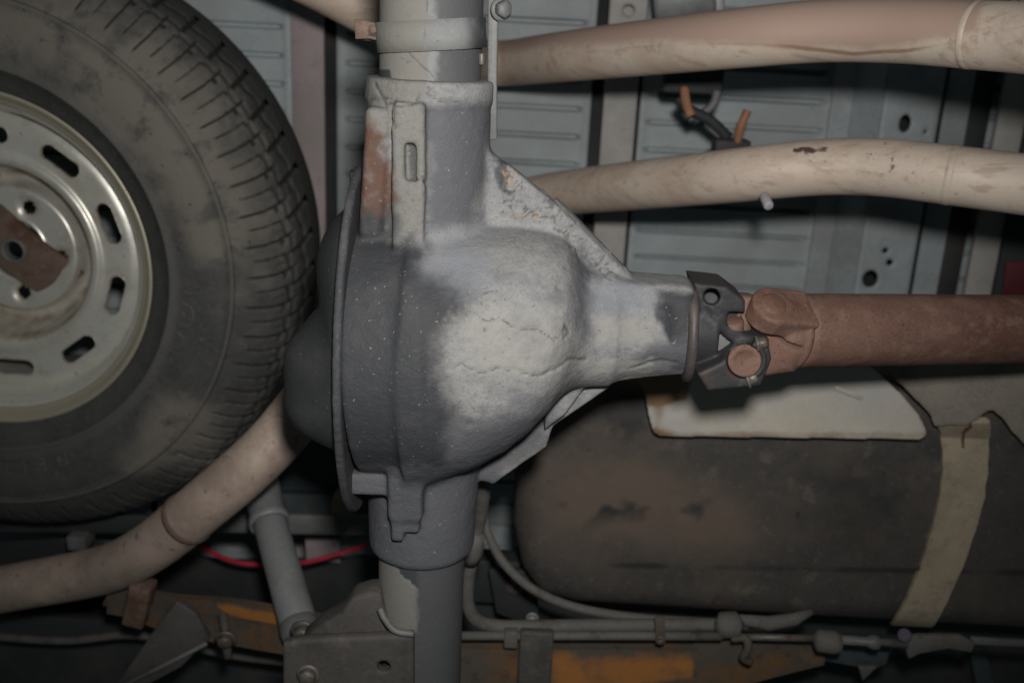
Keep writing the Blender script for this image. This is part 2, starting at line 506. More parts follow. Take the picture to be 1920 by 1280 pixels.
m_rubber = mat('tyre_rubber', (.060, .060, .058), .80, 0, .25, layers=(
    dict(a='dust', n=14, jit=1.0, lo=.35, hi=.85, c=(.165, .151, .130), r=.95),
    dict(n=24, lo=.52, hi=.66, c=(.05, .05, .049), amt=.6), dict(n=60, lo=.55, hi=.75, c=(.12, .116, .108), amt=.5), dict(n=110, lo=.63, hi=.70, c=(.028, .028, .028), amt=.7, d=4), dict(n=150, lo=.64, hi=.70, c=(.19, .18, .16), amt=.4, d=3), dict(a='edge', n=50, jit=.3, lo=.3, hi=.8, c=(.12, .117, .108), amt=.5),
    dict(a='groove', n=50, jit=.3, lo=.25, hi=.9, c=(.02, .02, .02), amt=.9)), bumps=((35, .3, .003), (110, .45, .0018), (500, .35, .0006)), var=.2)
m_rim = mat('rim_silver', (.67, .66, .60), .36, .5, .5, layers=(
    dict(n=6, lo=.45, hi=.7, c=(.58, .555, .47), amt=.8), dict(n=26, lo=.55, hi=.72, c=(.45, .41, .33), amt=.6),
    dict(a='lip', n=30, jit=.5, lo=.4, hi=.7, c=(.46, .42, .33), r=.5),
    dict(a='rust', n=45, jit=1.0, lo=.35, hi=1.0, c=(.20, .13, .075), r=.85),  # rust round the openings; in the dish trough it also paints shade
    dict(n=90, lo=.675, hi=.72, c=(.20, .12, .07), amt=.8, d=3)), bumps=((40, .08, .002), (260, .06, .0006)), var=.07)
m_hanger = mat('hanger_rust', (.145, .10, .078), .75, .1, layers=(
    dict(n=25, lo=.45, hi=.65, c=(.10, .055, .036)), dict(n=60, lo=.55, hi=.72, c=(.24, .17, .13), amt=.8)), bumps=((120, .3, .0015),))
m_deck = mat('bed_floor_paint', (.36, .405, .415), .6, 0, .4, layers=(dict(n=4, lo=.4, hi=.7, c=(.31, .325, .32), amt=.8), dict(n=50, lo=.62, hi=.75, c=(.25, .24, .225), amt=.6), dict(n=130, lo=.68, hi=.74, c=(.16, .13, .11), amt=.7, d=3)), bumps=((30, .1, .003),))
m_mauve = mat('crossmember_primer', (.33, .272, .275), .65, layers=(dict(n=5, lo=.4, hi=.7, c=(.28, .245, .235)), dict(n=40, lo=.6, hi=.72, c=(.27, .21, .20), amt=.6)), bumps=((40, .1, .002),))
m_beam = mat('crossmember_grey', (.34, .375, .385), .6, .1, layers=(dict(n=6, lo=.42, hi=.68, c=(.27, .28, .28)), dict(n=60, lo=.6, hi=.72, c=(.25, .24, .23), amt=.7)), bumps=((60, .15, .002),))
m_taupe = mat('crossmember_taupe', (.40, .38, .35), .65, layers=(dict(n=6, lo=.42, hi=.68, c=(.32, .315, .30)), dict(n=70, lo=.62, hi=.72, c=(.2, .18, .16), amt=.6)), bumps=((60, .1, .002),))
m_dark = mat('black_steel', (.032, .034, .036), .65, layers=(dict(n=10, lo=.5, hi=.7, c=(.055, .052, .048)),), bumps=((60, .2, .002),))  # near-black tone shared by the dark steel and rubber parts
m_teal = mat('frame_teal_black', (.055, .072, .076), .6, layers=(dict(n=12, lo=.48, hi=.7, c=(.05, .05, .048)), dict(n=50, lo=.6, hi=.72, c=(.12, .10, .08), amt=.6)), bumps=((60, .15, .002),))
m_grey = mat('grey_steel', (.15, .152, .15), .6, .15, layers=(dict(n=14, lo=.45, hi=.7, c=(.10, .095, .088), amt=.9),), bumps=((80, .2, .0015),))
m_tank = mat('tank_brown_black', (.060, .055, .050), .72, 0, .3, layers=(
    dict(n=5, lo=.42, hi=.66, c=(.092, .076, .064)), dict(n=9, lo=.5, hi=.7, c=(.042, .045, .045)),
    dict(n=24, lo=.56, hi=.70, c=(.135, .115, .095), amt=.7), dict(n=90, lo=.56, hi=.68, c=(.12, .105, .088), amt=.6), dict(n=160, lo=.6, hi=.7, c=(.03, .03, .03), amt=.6, d=3), dict(n=45, lo=.64, hi=.70, c=(.028, .028, .028), amt=.9),
    dict(n=18, lo=.66, hi=.74, c=(.15, .10, .07), amt=.7), dict(a='rusty', n=12, jit=1.2, lo=.3, hi=1.1, c=(.145, .108, .083), amt=.75), dict(a='scratch', n=50, jit=.5, lo=.2, hi=.9, c=(.26, .25, .23), amt=.8),
    dict(a='seam', n=40, jit=.7, lo=.2, hi=.95, c=(.026, .027, .027), amt=.9)), bumps=((40, .2, .003), (200, .25, .001)), var=.18)
m_shield = mat('heat_shield_aluminium', (.56, .51, .435), .5, .2, .4, layers=(
    dict(n=4, lo=.42, hi=.68, c=(.45, .445, .42)), dict(n=11, lo=.5, hi=.72, c=(.52, .45, .35), amt=.8),
    dict(a='rust', n=18, jit=.7, lo=.4, hi=.8, c=(.25, .16, .09)), dict(n=60, lo=.66, hi=.74, c=(.18, .14, .10), amt=.7)), bumps=((16, .12, .006), (200, .1, .0008)), var=.07)  # rust layer also carries the shadow painted at the sheet's top left
m_strap = mat('tank_strap_tan', (.33, .275, .20), .7, layers=(
    dict(n=10, lo=.45, hi=.7, c=(.255, .212, .155)), dict(n=24, lo=.55, hi=.7, c=(.2, .165, .12), amt=.7), dict(n=40, lo=.58, hi=.72, c=(.17, .14, .10), amt=.6), dict(a='rust', n=60, jit=.8, lo=.5, hi=.7, c=(.13, .075, .035))), bumps=((60, .15, .002),))
m_brkt = mat('strap_bracket_grey', (.235, .21, .175), .65, .1, layers=(dict(n=9, lo=.45, hi=.7, c=(.145, .14, .128)), dict(n=40, lo=.6, hi=.72, c=(.25, .2, .13), amt=.6)), bumps=((50, .15, .002),))
m_shock = mat('shock_grey', (.215, .222, .222), .5, .1, .4, layers=(dict(n=14, lo=.5, hi=.7, c=(.155, .155, .15), amt=.8), dict(n=60, lo=.64, hi=.74, c=(.12, .09, .07), amt=.6)), bumps=((60, .1, .001),))
m_spring = mat('spring_rust', (.085, .072, .058), .8, layers=(dict(n=9, lo=.5, hi=.68, c=(.16, .085, .034)), dict(n=40, lo=.5, hi=.7, c=(.05, .045, .04), amt=.8), dict(a='orange', n=16, jit=.8, lo=.45, hi=.75, c=(.36, .150, .040))), bumps=((80, .3, .002),))
m_cable = mat('cable_sheath_grey', (.115, .11, .10), .75, layers=(dict(n=40, lo=.5, hi=.7, c=(.07, .066, .06)), dict(n=120, lo=.55, hi=.7, c=(.17, .15, .125), amt=.6)), bumps=((150, .3, .001),))
m_red = mat('red_cable', (.42, .018, .045), .5, layers=(dict(n=30, lo=.55, hi=.7, c=(.25, .012, .03)),), bumps=())
m_copper = mat('rusty_rod_orange', (.30, .145, .085), .7, layers=(dict(n=50, lo=.5, hi=.7, c=(.17, .08, .05)),), bumps=((150, .2, .001),))
m_beige = mat('beige_block', (.34, .29, .19), .8, layers=(dict(n=30, lo=.5, hi=.7, c=(.24, .20, .14)),))
m_pale = mat('pale_plastic', (.36, .35, .37), .5, bumps=())
m_bolt = mat('bolt_steel', (.15, .135, .12), .55, .4, layers=(dict(n=60, lo=.5, hi=.68, c=(.10, .065, .045)),), bumps=((200, .2, .0008),))

# ------------------------------------------------------------------ rear axle
AH = 0.86                        # height of the axle line
def Z(h): return CAMZ + h
U = 0.9 / F                      # one photo pixel at the axle
ax_top, ax_bot = P(812, -140, AH), P(784, 1420, AH)
ax_top, ax_bot = ax_top - (ax_bot - ax_top) * .35, ax_bot + (ax_bot - ax_top) * .25
adir = (ax_bot - ax_top) / np.linalg.norm(ax_bot - ax_top)
def on_axis(py):
    t = 0.5
    lo, hi = 0.0, 1.0
    for _ in range(40):
        t = (lo + hi) / 2
        if proj(ax_top + (ax_bot - ax_top) * t)[1] < py: lo = t
        else: hi = t
    return ax_top + (ax_bot - ax_top) * t

axle = thing('rear_axle', 'dusty grey cast iron rear axle with bulging differential housing and long tubes', 'axle', on_axis(640))
X_, Y_, Z_ = np.array([1., 0, 0]), adir, np.cross(np.array([1., 0, 0]), adir); Z_ /= np.linalg.norm(Z_)

lo = np.minimum(P(640, 140, AH), P(640, 1060, AH)); hi = np.maximum(P(1330, 140, AH), P(1330, 1060, AH))
fd = Field((lo[0] - .03, lo[1] - .01, Z(AH) - .150), (hi[0], hi[1] + .01, Z(AH) + .085), 0.0021)
# tube bosses
fd.add(fd.cone(on_axis(150), on_axis(520), .0512, .0545, .004))
fd.add(fd.cone(on_axis(148), on_axis(192), .0535, .0530, .0025), .003)
fd.add(fd.cone(on_axis(800), on_axis(1026), .0545, .0500, .010))
# ring gear band
c0 = P(752, 646, AH)
fd.add(fd.cone(P(683, 646, AH), P(816, 646, AH), .1165, .1185, .0040), .010)
# main bulge
def skew(f, tab, k_):
    """flat faced ogive along x: rows of (px, py top, py bottom, half depth)"""
    xs_ = [P(q[0], (q[1] + q[2]) / 2, AH)[0] for q in tab]
    yc = [P(q[0], (q[1] + q[2]) / 2, AH)[1] for q in tab]
    ry = [abs(P(q[0], q[2], AH)[1] - P(q[0], q[1], AH)[1]) / 2 for q in tab]
    rz = [q[3] for q in tab]
    cx = np.linspace(xs_[0], xs_[-1], 200)
    cs_ = [np.interp(cx, xs_, t) for t in (yc, ry, rz)]
    ker = np.hanning(17); ker /= ker.sum()
    cs_ = [np.convolve(np.pad(t, 8, mode='edge'), ker, 'valid') for t in cs_]
    YC, RY, RZ = (np.interp(f.x, cx, t) for t in cs_)
    p_ = 2.35
    k = (np.abs((f.y - YC) / RY) ** p_ + np.abs((f.z - Z(AH)) / RZ) ** p_) ** (1 / p_)
    d = (k - 1) * np.minimum(RY, RZ) * .9
    return np.maximum(np.maximum(d, xs_[0] - f.x), f.x - xs_[-1])
fd.add(skew(fd, [(780, 421, 888, .1170), (820, 421, 884, .1165), (900, 423, 857, .1145), (960, 426, 822, .1120), (1000, 429, 792, .1085), (1030, 434, 760, .1020), (1056, 446, 728, .0900), (1076, 476, 708, .0720), (1092, 505, 700, .0580), (1110, 512, 700, .0480), (1130, 515, 700, .0440)], 0), .010)
# pinion nose
n0, n1 = P(1040, 610, AH), P(1290, 618, AH - .004)
fd.add(fd.cone(n0, n1, .0500, .0395, .004), .030)
fd.add(fd.box(P(1190, 560, AH - .010), (n1 - n0, Y_, Z_), (.050, .0190, .026), .008), .010)
fd.add(fd.box(P(1175, 612, AH - .036), (n1 - n0, Y_, Z_), (.036, .020, .008), .006), .008)
# fin along the lower side of the nose
fin = [P(x, y, AH - .012) for x, y in ((1020, 745), (1062, 694), (1100, 672), (1180, 664), (1282, 660), (1284, 690), (1160, 706), (1098, 716), (1060, 770), (1020, 800))]
fd.add(fd.ext(fin, Z(AH) - .024, Z(AH) + .01, .004), .003)
# gussets between tube and nose
gus = [P(x, y, AH - .01) for x, y in ((868, 440), (892, 292), (915, 283), (958, 312), (1062, 398), (1178, 514), (1130, 560), (1040, 480))]
fd.add(fd.ext(gus, Z(AH) - .016, Z(AH) + .004, .003), .006)
lip = [P(x, y, AH - .008) for x, y in ((1040, 372), (1066, 396), (1182, 514), (1168, 520), (1055, 408))]
fd.add(fd.ext(lip, Z(AH) - .010, Z(AH) + .012, .002), .002)
gu2 = [P(x, y, AH + .0) for x, y in ((862, 893), (925, 901), (1022, 828), (1038, 795), (1142, 724), (1160, 690), (1030, 700), (930, 800), (870, 850))]
fd.add(fd.ext(gu2, Z(AH) - .006, Z(AH) + .014, .003), .003)
gu3 = [P(x, y, AH + .005) for x, y in ((925, 900), (1024, 830), (1030, 798), (1010, 800), (900, 880))]
fd.add(fd.ext(gu3, Z(AH) - .006, Z(AH) + .012, .002), .003)
# casting rib along the top boss, with its slot
def zrot(a, b): return (b - a)
ra, rb = P(770, 192, AH - .050), P(766, 470, AH - .058)
fd.add(fd.box((ra + rb) / 2, (np.cross(rb - ra, Z_), rb - ra, Z_), (.0130, np.linalg.norm(rb - ra) / 2, .0115), .003), .004)
sa, sb = P(768, 268, AH - .064), P(770, 342, AH - .064)
fd.cut(fd.box((sa + sb) / 2, (np.cross(sb - sa, Z_), sb - sa, Z_), (.0050, np.linalg.norm(sb - sa) / 2, .009), .003), .002)
sa, sb = P(788, 262, AH - .064), P(790, 338, AH - .064)
# flat bolting face on the left of the boss
fa, fb = P(716, 200, AH - .03), P(700, 440, AH - .03)
fd.add(fd.box((fa + fb) / 2, (np.cross(fb - fa, Z_), fb - fa, Z_), (.0100, np.linalg.norm(fb - fa) / 2, .022), .006), .006)
# lower rib with two fingers and the ledge beside it
for xa, y1, hw in ((748, 1002, .0062), (776, 986, .0064)):
    ra, rb = P(xa - 2, 868, AH - .062), P(xa, y1, AH - .050)
    fd.add(fd.box((ra + rb) / 2, (np.cross(rb - ra, Z_), rb - ra, np.cross(np.cross(rb - ra, Z_), rb - ra)), (hw, np.linalg.norm(rb - ra) / 2, .012), .003), .004)
ra, rb = P(762, 860, AH - .070), P(762, 962, AH - .055)
fd.add(fd.box((ra + rb) / 2, (np.cross(rb - ra, Z_), rb - ra, np.cross(np.cross(rb - ra, Z_), rb - ra)), (.0150, np.linalg.norm(rb - ra) / 2, .011), .004), .006)
fd.add(fd.box(P(700, 892, AH - .045), (X_, Y_, Z_), (.024, .010, .020), .003), .003)
# small core pit and pimple of the casting
pit = P(1058, 622, AH - .055)
V, Q = relax(fd.mesh(), 2, .45)
print('housing', len(V))
# crusted mud: real lumps on the gusset, the rib and the bulge
u, v, _ = proj(V)
pts2 = np.c_[u, v] / 100.0
def jit(s, seed, a): return a * vnoise(V * 1000, s, seed)
ju, jv = u + jit(.05, 1, 16), v + jit(.05, 2, 16)
crust = inpoly(ju, jv, [(925, 300), (1000, 345), (1180, 520), (1110, 520), (1050, 440), (950, 400), (925, 340)], 14) * np.clip(vnoise(V * 1000, .11, 7, 3) * 3.2 + .25, 0, 1)
lump = inpoly(ju, jv, [(845, 620), (930, 590), (1080, 640), (1060, 720), (960, 740), (840, 720)], 40)
cr_lines = [[(872, 588), (890, 578), (912, 604), (936, 598), (960, 612), (1010, 620), (1030, 634), (1042, 640)],
            [(838, 690), (860, 678), (880, 692), (900, 700), (925, 690), (952, 698)], [(975, 700), (1010, 704), (1042, 692), (1068, 676), (1098, 671)],
            [(910, 545), (932, 540), (950, 560)], [(905, 610), (908, 650)],
            [(700, 160), (716, 180), (726, 205)], [(730, 198), (752, 200), (775, 194), (787, 180)], [(800, 160), (808, 168), (800, 176), (828, 192), (866, 196)],
            [(694, 187), (742, 190)], [(742, 190), (741, 240)],
            [(774, 340), (790, 336), (796, 348)], [(1095, 480), (1110, 498), (1106, 522)], [(1120, 500), (1135, 480)],
            [(940, 310), (950, 330), (944, 352), (960, 360), (975, 345)], [(985, 385), (1000, 400), (1030, 412), (1050, 400)], [(1045, 430), (1062, 442), (1075, 462)],
            [(1180, 690), (1220, 676), (1268, 682)], [(1058, 610), (1066, 622), (1058, 634)]]
wob = np.stack([jit(.055, 11, 9), jit(.055, 12, 9)], 1)
crack = np.zeros(len(V))
front = V[:, 2] < Z(AH) + .02
for i, ln in enumerate(cr_lines):
    wd = (2.2, 1.9, 3.0, 1.6, 1.4)[i] if i < 5 else 2.8
    crack = np.maximum(crack, np.exp(-(lined(u + wob[:, 0], v + wob[:, 1], ln) / wd) ** 2))
crack *= front
band_near = (ju > 628) & (ju < 796) & (jv > 405)
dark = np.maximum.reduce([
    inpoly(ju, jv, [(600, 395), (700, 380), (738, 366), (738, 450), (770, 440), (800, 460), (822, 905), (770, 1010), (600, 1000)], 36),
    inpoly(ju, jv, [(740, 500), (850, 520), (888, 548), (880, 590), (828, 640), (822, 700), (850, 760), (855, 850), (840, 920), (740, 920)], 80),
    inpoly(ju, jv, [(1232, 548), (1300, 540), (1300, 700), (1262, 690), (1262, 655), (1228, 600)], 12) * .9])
dark = np.maximum(dark, inpoly(ju, jv, [(660, 896), (880, 896), (930, 880), (930, 1080), (660, 1080)], 50) * (.72 + .3 * vnoise(V * 1000, .02, 61, 3)))  # oily lower boss, also darkened to paint in the flash falloff
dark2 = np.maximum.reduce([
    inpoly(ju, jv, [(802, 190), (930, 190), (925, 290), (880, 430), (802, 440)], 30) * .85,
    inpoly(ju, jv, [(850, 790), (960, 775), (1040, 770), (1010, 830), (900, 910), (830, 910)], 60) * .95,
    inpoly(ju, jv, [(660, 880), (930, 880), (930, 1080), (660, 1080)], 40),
    inpoly(ju, jv, [(1088, 450), (1112, 520), (1106, 620), (1086, 640), (1070, 520)], 30) * .8,  # valley between bulge and nose, shade put into the colour
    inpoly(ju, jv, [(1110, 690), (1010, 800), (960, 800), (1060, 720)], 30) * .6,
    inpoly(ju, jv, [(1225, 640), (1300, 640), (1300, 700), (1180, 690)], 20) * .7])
mud = np.maximum.reduce([
    inpoly(ju, jv, [(685, 145), (800, 145), (806, 210), (802, 380), (742, 440), (740, 260), (700, 250), (685, 230)], 12),
    inpoly(ju, jv, [(738, 250), (800, 250), (797, 440), (735, 445)], 10) * .9,
    inpoly(ju, jv, [(855, 880), (920, 905), (1030, 820), (1010, 800)], 12) * .9])
pale = np.maximum.reduce([inpoly(ju, jv, [(840, 600), (920, 560), (1060, 560), (1080, 660), (1040, 720), (880, 740)], 80) * .75,
    inpoly(ju, jv, [(1106, 590), (1230, 590), (1225, 640), (1110, 650)], 24) * .85, inpoly(ju, jv, [(1090, 672), (1230, 672), (1230, 700), (1090, 705)], 10) * .8,
    inpoly(ju, jv, [(830, 440), (1040, 450), (1060, 560), (900, 500)], 90) * .55])
rust = inpoly(ju + 1.2 * wob[:, 0], jv + 2 * wob[:, 1], [(660, 220), (690, 228), (714, 258), (744, 305), (744, 372), (720, 398), (660, 400)], 44)
cool = np.maximum(inpoly(ju, jv, [(800, 430), (930, 430), (930, 540), (860, 560), (800, 520)], 90), .8 * inpoly(ju, jv, [(1085, 520), (1180, 515), (1240, 560), (1220, 600), (1100, 590)], 50))
warm = np.maximum(inpoly(ju, jv, [(690, 332), (708, 332), (706, 358), (692, 360)], 20) * .55, inpoly(ju, jv, [(930, 310), (975, 320), (970, 350), (940, 350)], 14) * .8)
warm = np.maximum(warm, inpoly(ju, jv, [(930, 400), (1010, 390), (1020, 415), (940, 418)], 14) * .7)
dark = np.maximum(dark, inpoly(u + wob[:, 0] * 2, v + wob[:, 1] * 2, [(930, 295), (950, 310), (945, 345), (965, 350), (955, 365), (935, 350), (925, 320)], 8) * .75)
dark = np.maximum(dark, .62 * inpoly(u, v, [(764, 268), (780, 266), (783, 340), (768, 341)], 6))  # slot floor coloured darker to stand in for shade in the recess
# normals from the field gradient are not needed: push along the view for cracks, outwards for crust
nrm = np.zeros_like(V)
e1, e2 = V[Q[:, 2]] - V[Q[:, 0]], V[Q[:, 3]] - V[Q[:, 1]]
fn = np.cross(e1, e2)
for k in range(4):
    for d in range(3): nrm[:, d] += np.bincount(Q[:, k], fn[:, d], len(V))
nrm /= np.maximum(np.linalg.norm(nrm, axis=1), 1e-12)[:, None]
if ((V - V.mean(0)) * nrm).sum() < 0: nrm = -nrm; Q = Q[:, ::-1]
disp = crust * .0035 - crack * .0016 + .0007 * vnoise(V * 1000, .03, 21, 3) + lump * .0008 * vnoise(V * 1000, .12, 22, 3)
disp += mud * .0006 * (1 + vnoise(V * 1000, .1, 23))
disp -= .0022 * np.exp(-(np.hypot(u - 1060, v - 622) / 5.5) ** 2) + .002 * np.exp(-(np.hypot(u - 880, v - 796) / 7) ** 2) + .0022 * np.exp(-(np.hypot(u - 1047, v - 538) / 5) ** 2)
disp += .0014 * np.exp(-(np.hypot(u - 1054, v - 590) / 4) ** 2)
V = V + nrm * disp[:, None]
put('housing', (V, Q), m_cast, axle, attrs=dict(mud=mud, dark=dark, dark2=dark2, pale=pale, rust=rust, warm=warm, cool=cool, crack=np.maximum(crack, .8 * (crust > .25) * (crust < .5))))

# tubes
def tube_part(y0, y1, r, side):
    a, b = on_axis(y0), on_axis(y1)
    pts = a + (b - a) * np.linspace(0, 1, 300)[:, None]
    v_, f_ = sweep(pts, r, 200)
    uu, vv, _ = proj(v_)
    a_, b_ = uu + 12 * vnoise(v_ * 1000, .05, 3) + 7 * vnoise(v_ * 1000, .22, 8), vv + 16 * vnoise(v_ * 1000, .05, 4) + 8 * vnoise(v_ * 1000, .2, 9)
    near = v_[:, 2] < Z(AH) + .012
    if side == 0:
        md = inpoly(a_, b_, [(690, -120), (800, -120), (806, 60), (800, 120), (812, 160), (690, 160)], 12)
        dk = inpoly(a_, b_, [(850, -120), (960, -120), (960, 180), (850, 170), (835, 90)], 50) * .7 + inpoly(uu, vv, [(700, 130), (732, 130), (736, 150), (700, 150)], 6) * .8
        dk2 = inpoly(a_, b_, [(800, -120), (960, -120), (960, 180), (815, 170)], 30) * .8
        lines = [[(784, 88), (786, 72)], [(768, 98), (776, 108), (790, 122), (806, 136), (815, 152)], [(800, 0), (802, 22)]]
    else:
        md = inpoly(a_, b_, [(700, 1030), (738, 1040), (735, 1058), (770, 1105), (790, 1125), (790, 1195), (740, 1200), (700, 1150)], 6) * .95
        dk = inpoly(a_, b_, [(738, 1030), (900, 1030), (850, 1090), (800, 1120), (775, 1105), (740, 1060)], 8)
        dk2 = inpoly(a_, b_, [(780, 1030), (900, 1030), (900, 1330), (690, 1330), (690, 1190), (780, 1180)], 30)  # oily lower tube, with flash falloff painted into the tone
        lines = []
    ck = np.zeros(len(v_))
    for ln in lines: ck = np.maximum(ck, np.exp(-(lined(uu + 4 * vnoise(v_ * 1000, .2, 5), vv, ln) / 2.4) ** 2))
    return put('axle_tube', (v_, f_), m_tube, axle, attrs=dict(mud=md * near, dark=dk * near, dark2=dk2, crack=ck * near))
tube_part(-480, 240, .0425, 0)
tube_part(960, 1640, .0415, 1)

# cover: flange plate and black domed pan
fc = Field(P(520, 300, AH) - (.06, .03, .17), P(720, 1010, AH) + (.02, .03, .16), 0.0022)
fc.add(np.maximum(np.maximum(np.sqrt(((fc.y - c0[1]) / .160) ** 2 + ((fc.z - Z(AH)) / .1165) ** 2) * .1165 - .1165, fc.x - P(684, 646, AH)[0]), P(669, 646, AH)[0] - fc.x + 0 * fc.y + 0 * fc.z))
vf_, qf_ = relax(fc.mesh(), 1, .4)
zz = np.zeros(len(vf_))
put('cover_flange', (vf_, qf_), m_cast, axle, attrs=dict(mud=zz, dark=zz + .8, dark2=zz, pale=zz, rust=zz, warm=zz, crack=zz))
fc = Field(P(520, 330, AH) - (.07, .02, .16), P(700, 980, AH) + (.0, .02, .14), 0.0024)
fc.add(fc.ell(P(682, 630, AH), (.036, .118, .094)))
fc.add(fc.box(P(625, 690, AH - .004), (X_, Y_, Z_), (.0355, .053, .072), .036), .022)
fc.add(fc.ell(P(672, 492, AH), (.034, .046, .066)), .012)
fc.cut(np.broadcast_to(P(676, 646, AH)[0] - fc.x, fc.f.shape))
put('cover_pan', relax(fc.mesh(), 1, .4), m_cover, axle)
b0 = P(662, 330, AH - .02)
for yy, hh in ((332, .005),):
    pb = P(668, yy, AH - hh)
    put('cover_bolt', hexbolt(pb, -X_, .0065, .005), m_cover, axle)

# pinion seal ring (dust slinger), flange and yoke
pdir = (n1 - n0) / np.linalg.norm(n1 - n0)
put('dust_slinger', lathe(n1 - pdir * .004, pdir, [(.030, 0), (.0420, -.001), (.0452, .0), (.0468, .0025), (.0468, .006), (.0440, .0080), (.039, .0085), (.030, .0085)], 72), m_ring, axle)
yk = Field(P(1270, 480, AH - .09) - (.0, .03, .02), P(1470, 760, AH + .05) + (.01, .03, .03), 0.0013)
hub1 = n1 + pdir * .026
yk.add(yk.cone(n1 + pdir * .003, n1 + pdir * .024, .031, .029, .003))
ujc = P(1388, 613, AH - .004)            # centre of the universal joint
# upper ear of the pinion yoke (square lug) and lower ear with the bearing saddle
e_hi = [P(x, y, AH - .014) for x, y in ((1296, 523), (1358, 530), (1392, 556), (1392, 600), (1352, 596), (1326, 590), (1310, 590))]
yk.add(yk.ext(e_hi, Z(AH) - .028, Z(AH) + .022, .003), .004)
e_lo = [P(x, y, AH - .030) for x, y in ((1302, 690), (1346, 668), (1384, 642), (1410, 636), (1436, 642), (1440, 664), (1420, 712), (1322, 722))]
yk.add(yk.ext(e_lo, Z(AH) - .046, Z(AH) + .010, .003), .004)
br = [P(x, y, AH - .024) for x, y in ((1318, 556), (1352, 578), (1372, 608), (1400, 626), (1440, 630), (1440, 650), (1396, 651), (1362, 634), (1338, 604))]
yk.add(yk.ext(br, Z(AH) - .030, Z(AH) + .020, .004), .005)
yk.cut(yk.cone(P(1396, 676, AH - .060), P(1396, 676, AH - .036), .0150, .0150, .001), .001)
yk.cut(yk.cone(P(1334, 556, AH - .05), P(1334, 556, AH + .004), .0070, .0070, .001), .001)
yk.cut(yk.box(P(1378, 596, AH - .024), (X_, Y_, Z_), (.007, .006, .012), .003), .003)
pinion_yoke = put('pinion_yoke', relax(yk.mesh(), 1, .4), m_yoke, axle)
put('seal_nut', plate([(1346, 612), (1392, 640), (1346, 668)], AH - .020, .008, .001), m_grey, axle)
cross = thing('universal_joint', 'worn universal joint cross with rusty bearing cap between yoke and driveshaft', 'universal joint', ujc)
put('bearing_cap', join(cyl(P(1396, 676, AH - .034), P(1396, 676, AH - .049), .0142, 40, .002), lathe(P(1396, 676, AH - .0495), Z_, [(1e-5, .0002), (.009, .0002), (.0095, -.0008), (.012, -.0005)], 36)), m_rust, cross)
put('cross_trunnion', join(cyl(ujc + Y_ * .03, ujc - Y_ * .03, .010, 28, .002), cyl(P(1372, 600, AH - .02), P(1372, 625, AH - .018), .0105, 28, .002)), m_rust, cross)
put('strap', join(sweep(np.array([P(1396, 676, AH - .0465) + .0165 * (math.cos(t) * X_ + math.sin(t) * Y_) for t in np.linspace(-1.25, 1.35, 24)]), .0028, 10)), m_yoke, cross)
put('strap_bolt', hexbolt(P(1418, 645, AH - .046) , X_ * 1.0 + Y_ * -.25, .0052, .009), m_bolt, cross)
put('strap_bolt', hexbolt(P(1400, 712, AH - .046), X_ * .9 + Y_ * -.4, .0058, .009), m_bolt, cross)

# ------------------------------------------------------------------ driveshaft
s0, s1 = P(1478, 620, AH + .015), P(2050, 616, AH + .135)
sdir = (s1 - s0) / np.linalg.norm(s1 - s0)
shaft = thing('driveshaft', 'rusty red brown driveshaft tube running right from the universal joint', 'driveshaft', s0)
rs = .0342
put('tube', sweep(s0 + (s1 - s0) * np.linspace(0, 2.2, 60)[:, None], rs, 72), m_rust, shaft)
put('weld_ring', lathe(s0 + sdir * .000, sdir, [(rs - .003, -.005), (rs + .0006, -.004), (rs + .0022, -.001), (rs + .0020, .0015), (rs + .0002, .004), (rs - .003, .005)], 72), m_rust, shaft)
fy = Field(P(1330, 500, AH - .07) - (.0, .02, .02), P(1490, 740, AH + .06) + (.01, .02, .02), 0.0013)
fy.add(fy.cone(s0 - sdir * .020, s0 + sdir * .002, rs * .86, rs, .003))
ear = [P(x, y, AH - .030) for x, y in ((1352, 560), (1362, 540), (1400, 530), (1440, 545), (1482, 560), (1484, 640), (1462, 606), (1420, 598), (1372, 592), (1354, 580))]
uj = s0 - sdir * (74 * U)
en = np.array([-.05, -.78, -.62]); en -= sdir * en.dot(sdir); en /= np.linalg.norm(en)
et = np.cross(sdir, en)
fy.add(fy.box(uj + sdir * .0195 + en * .0275, (sdir - en * .10, et, en + sdir * .10), (.0225, .0200, .0098), .003), .002)
fy.add(fy.cone(uj + en * .0195, uj + en * .0388, .0198, .0194, .0025), .0015)
fy.add(fy.cone(s0 - sdir * .014, s0 + sdir * .002, rs * .93, rs, .003), .004)
ear2 = [P(x, y, AH + .0) for x, y in ((1400, 640), (1482, 570), (1484, 690), (1430, 700), (1408, 690))]
fy.add(fy.ext(ear2, Z(AH) - .014, Z(AH) + .025, .008), .010)
fy.cut(fy.box(uj + sdir * .016 + en * .0140 + et * .030, (sdir - en * .06, en, et), (.030, .0019, .020), .001), .001)
cap_c = uj + en * .0390
fy.cut(fy.cone(cap_c - Z_ * -.004, cap_c - Z_ * .01, .0165, .0165, .001), .001) if False else None
V2, Q2 = relax(fy.mesh(), 1, .4)
slip = put('shaft_yoke', (V2, Q2), m_rust, shaft)
put('bearing_cap', join(lathe(cap_c, -en, [(1e-5, -.0022), (.0095, -.0022), (.0112, -.0012), (.0120, .0005), (.0135, .0002), (.0142, .003)], 44)), m_rust, slip)

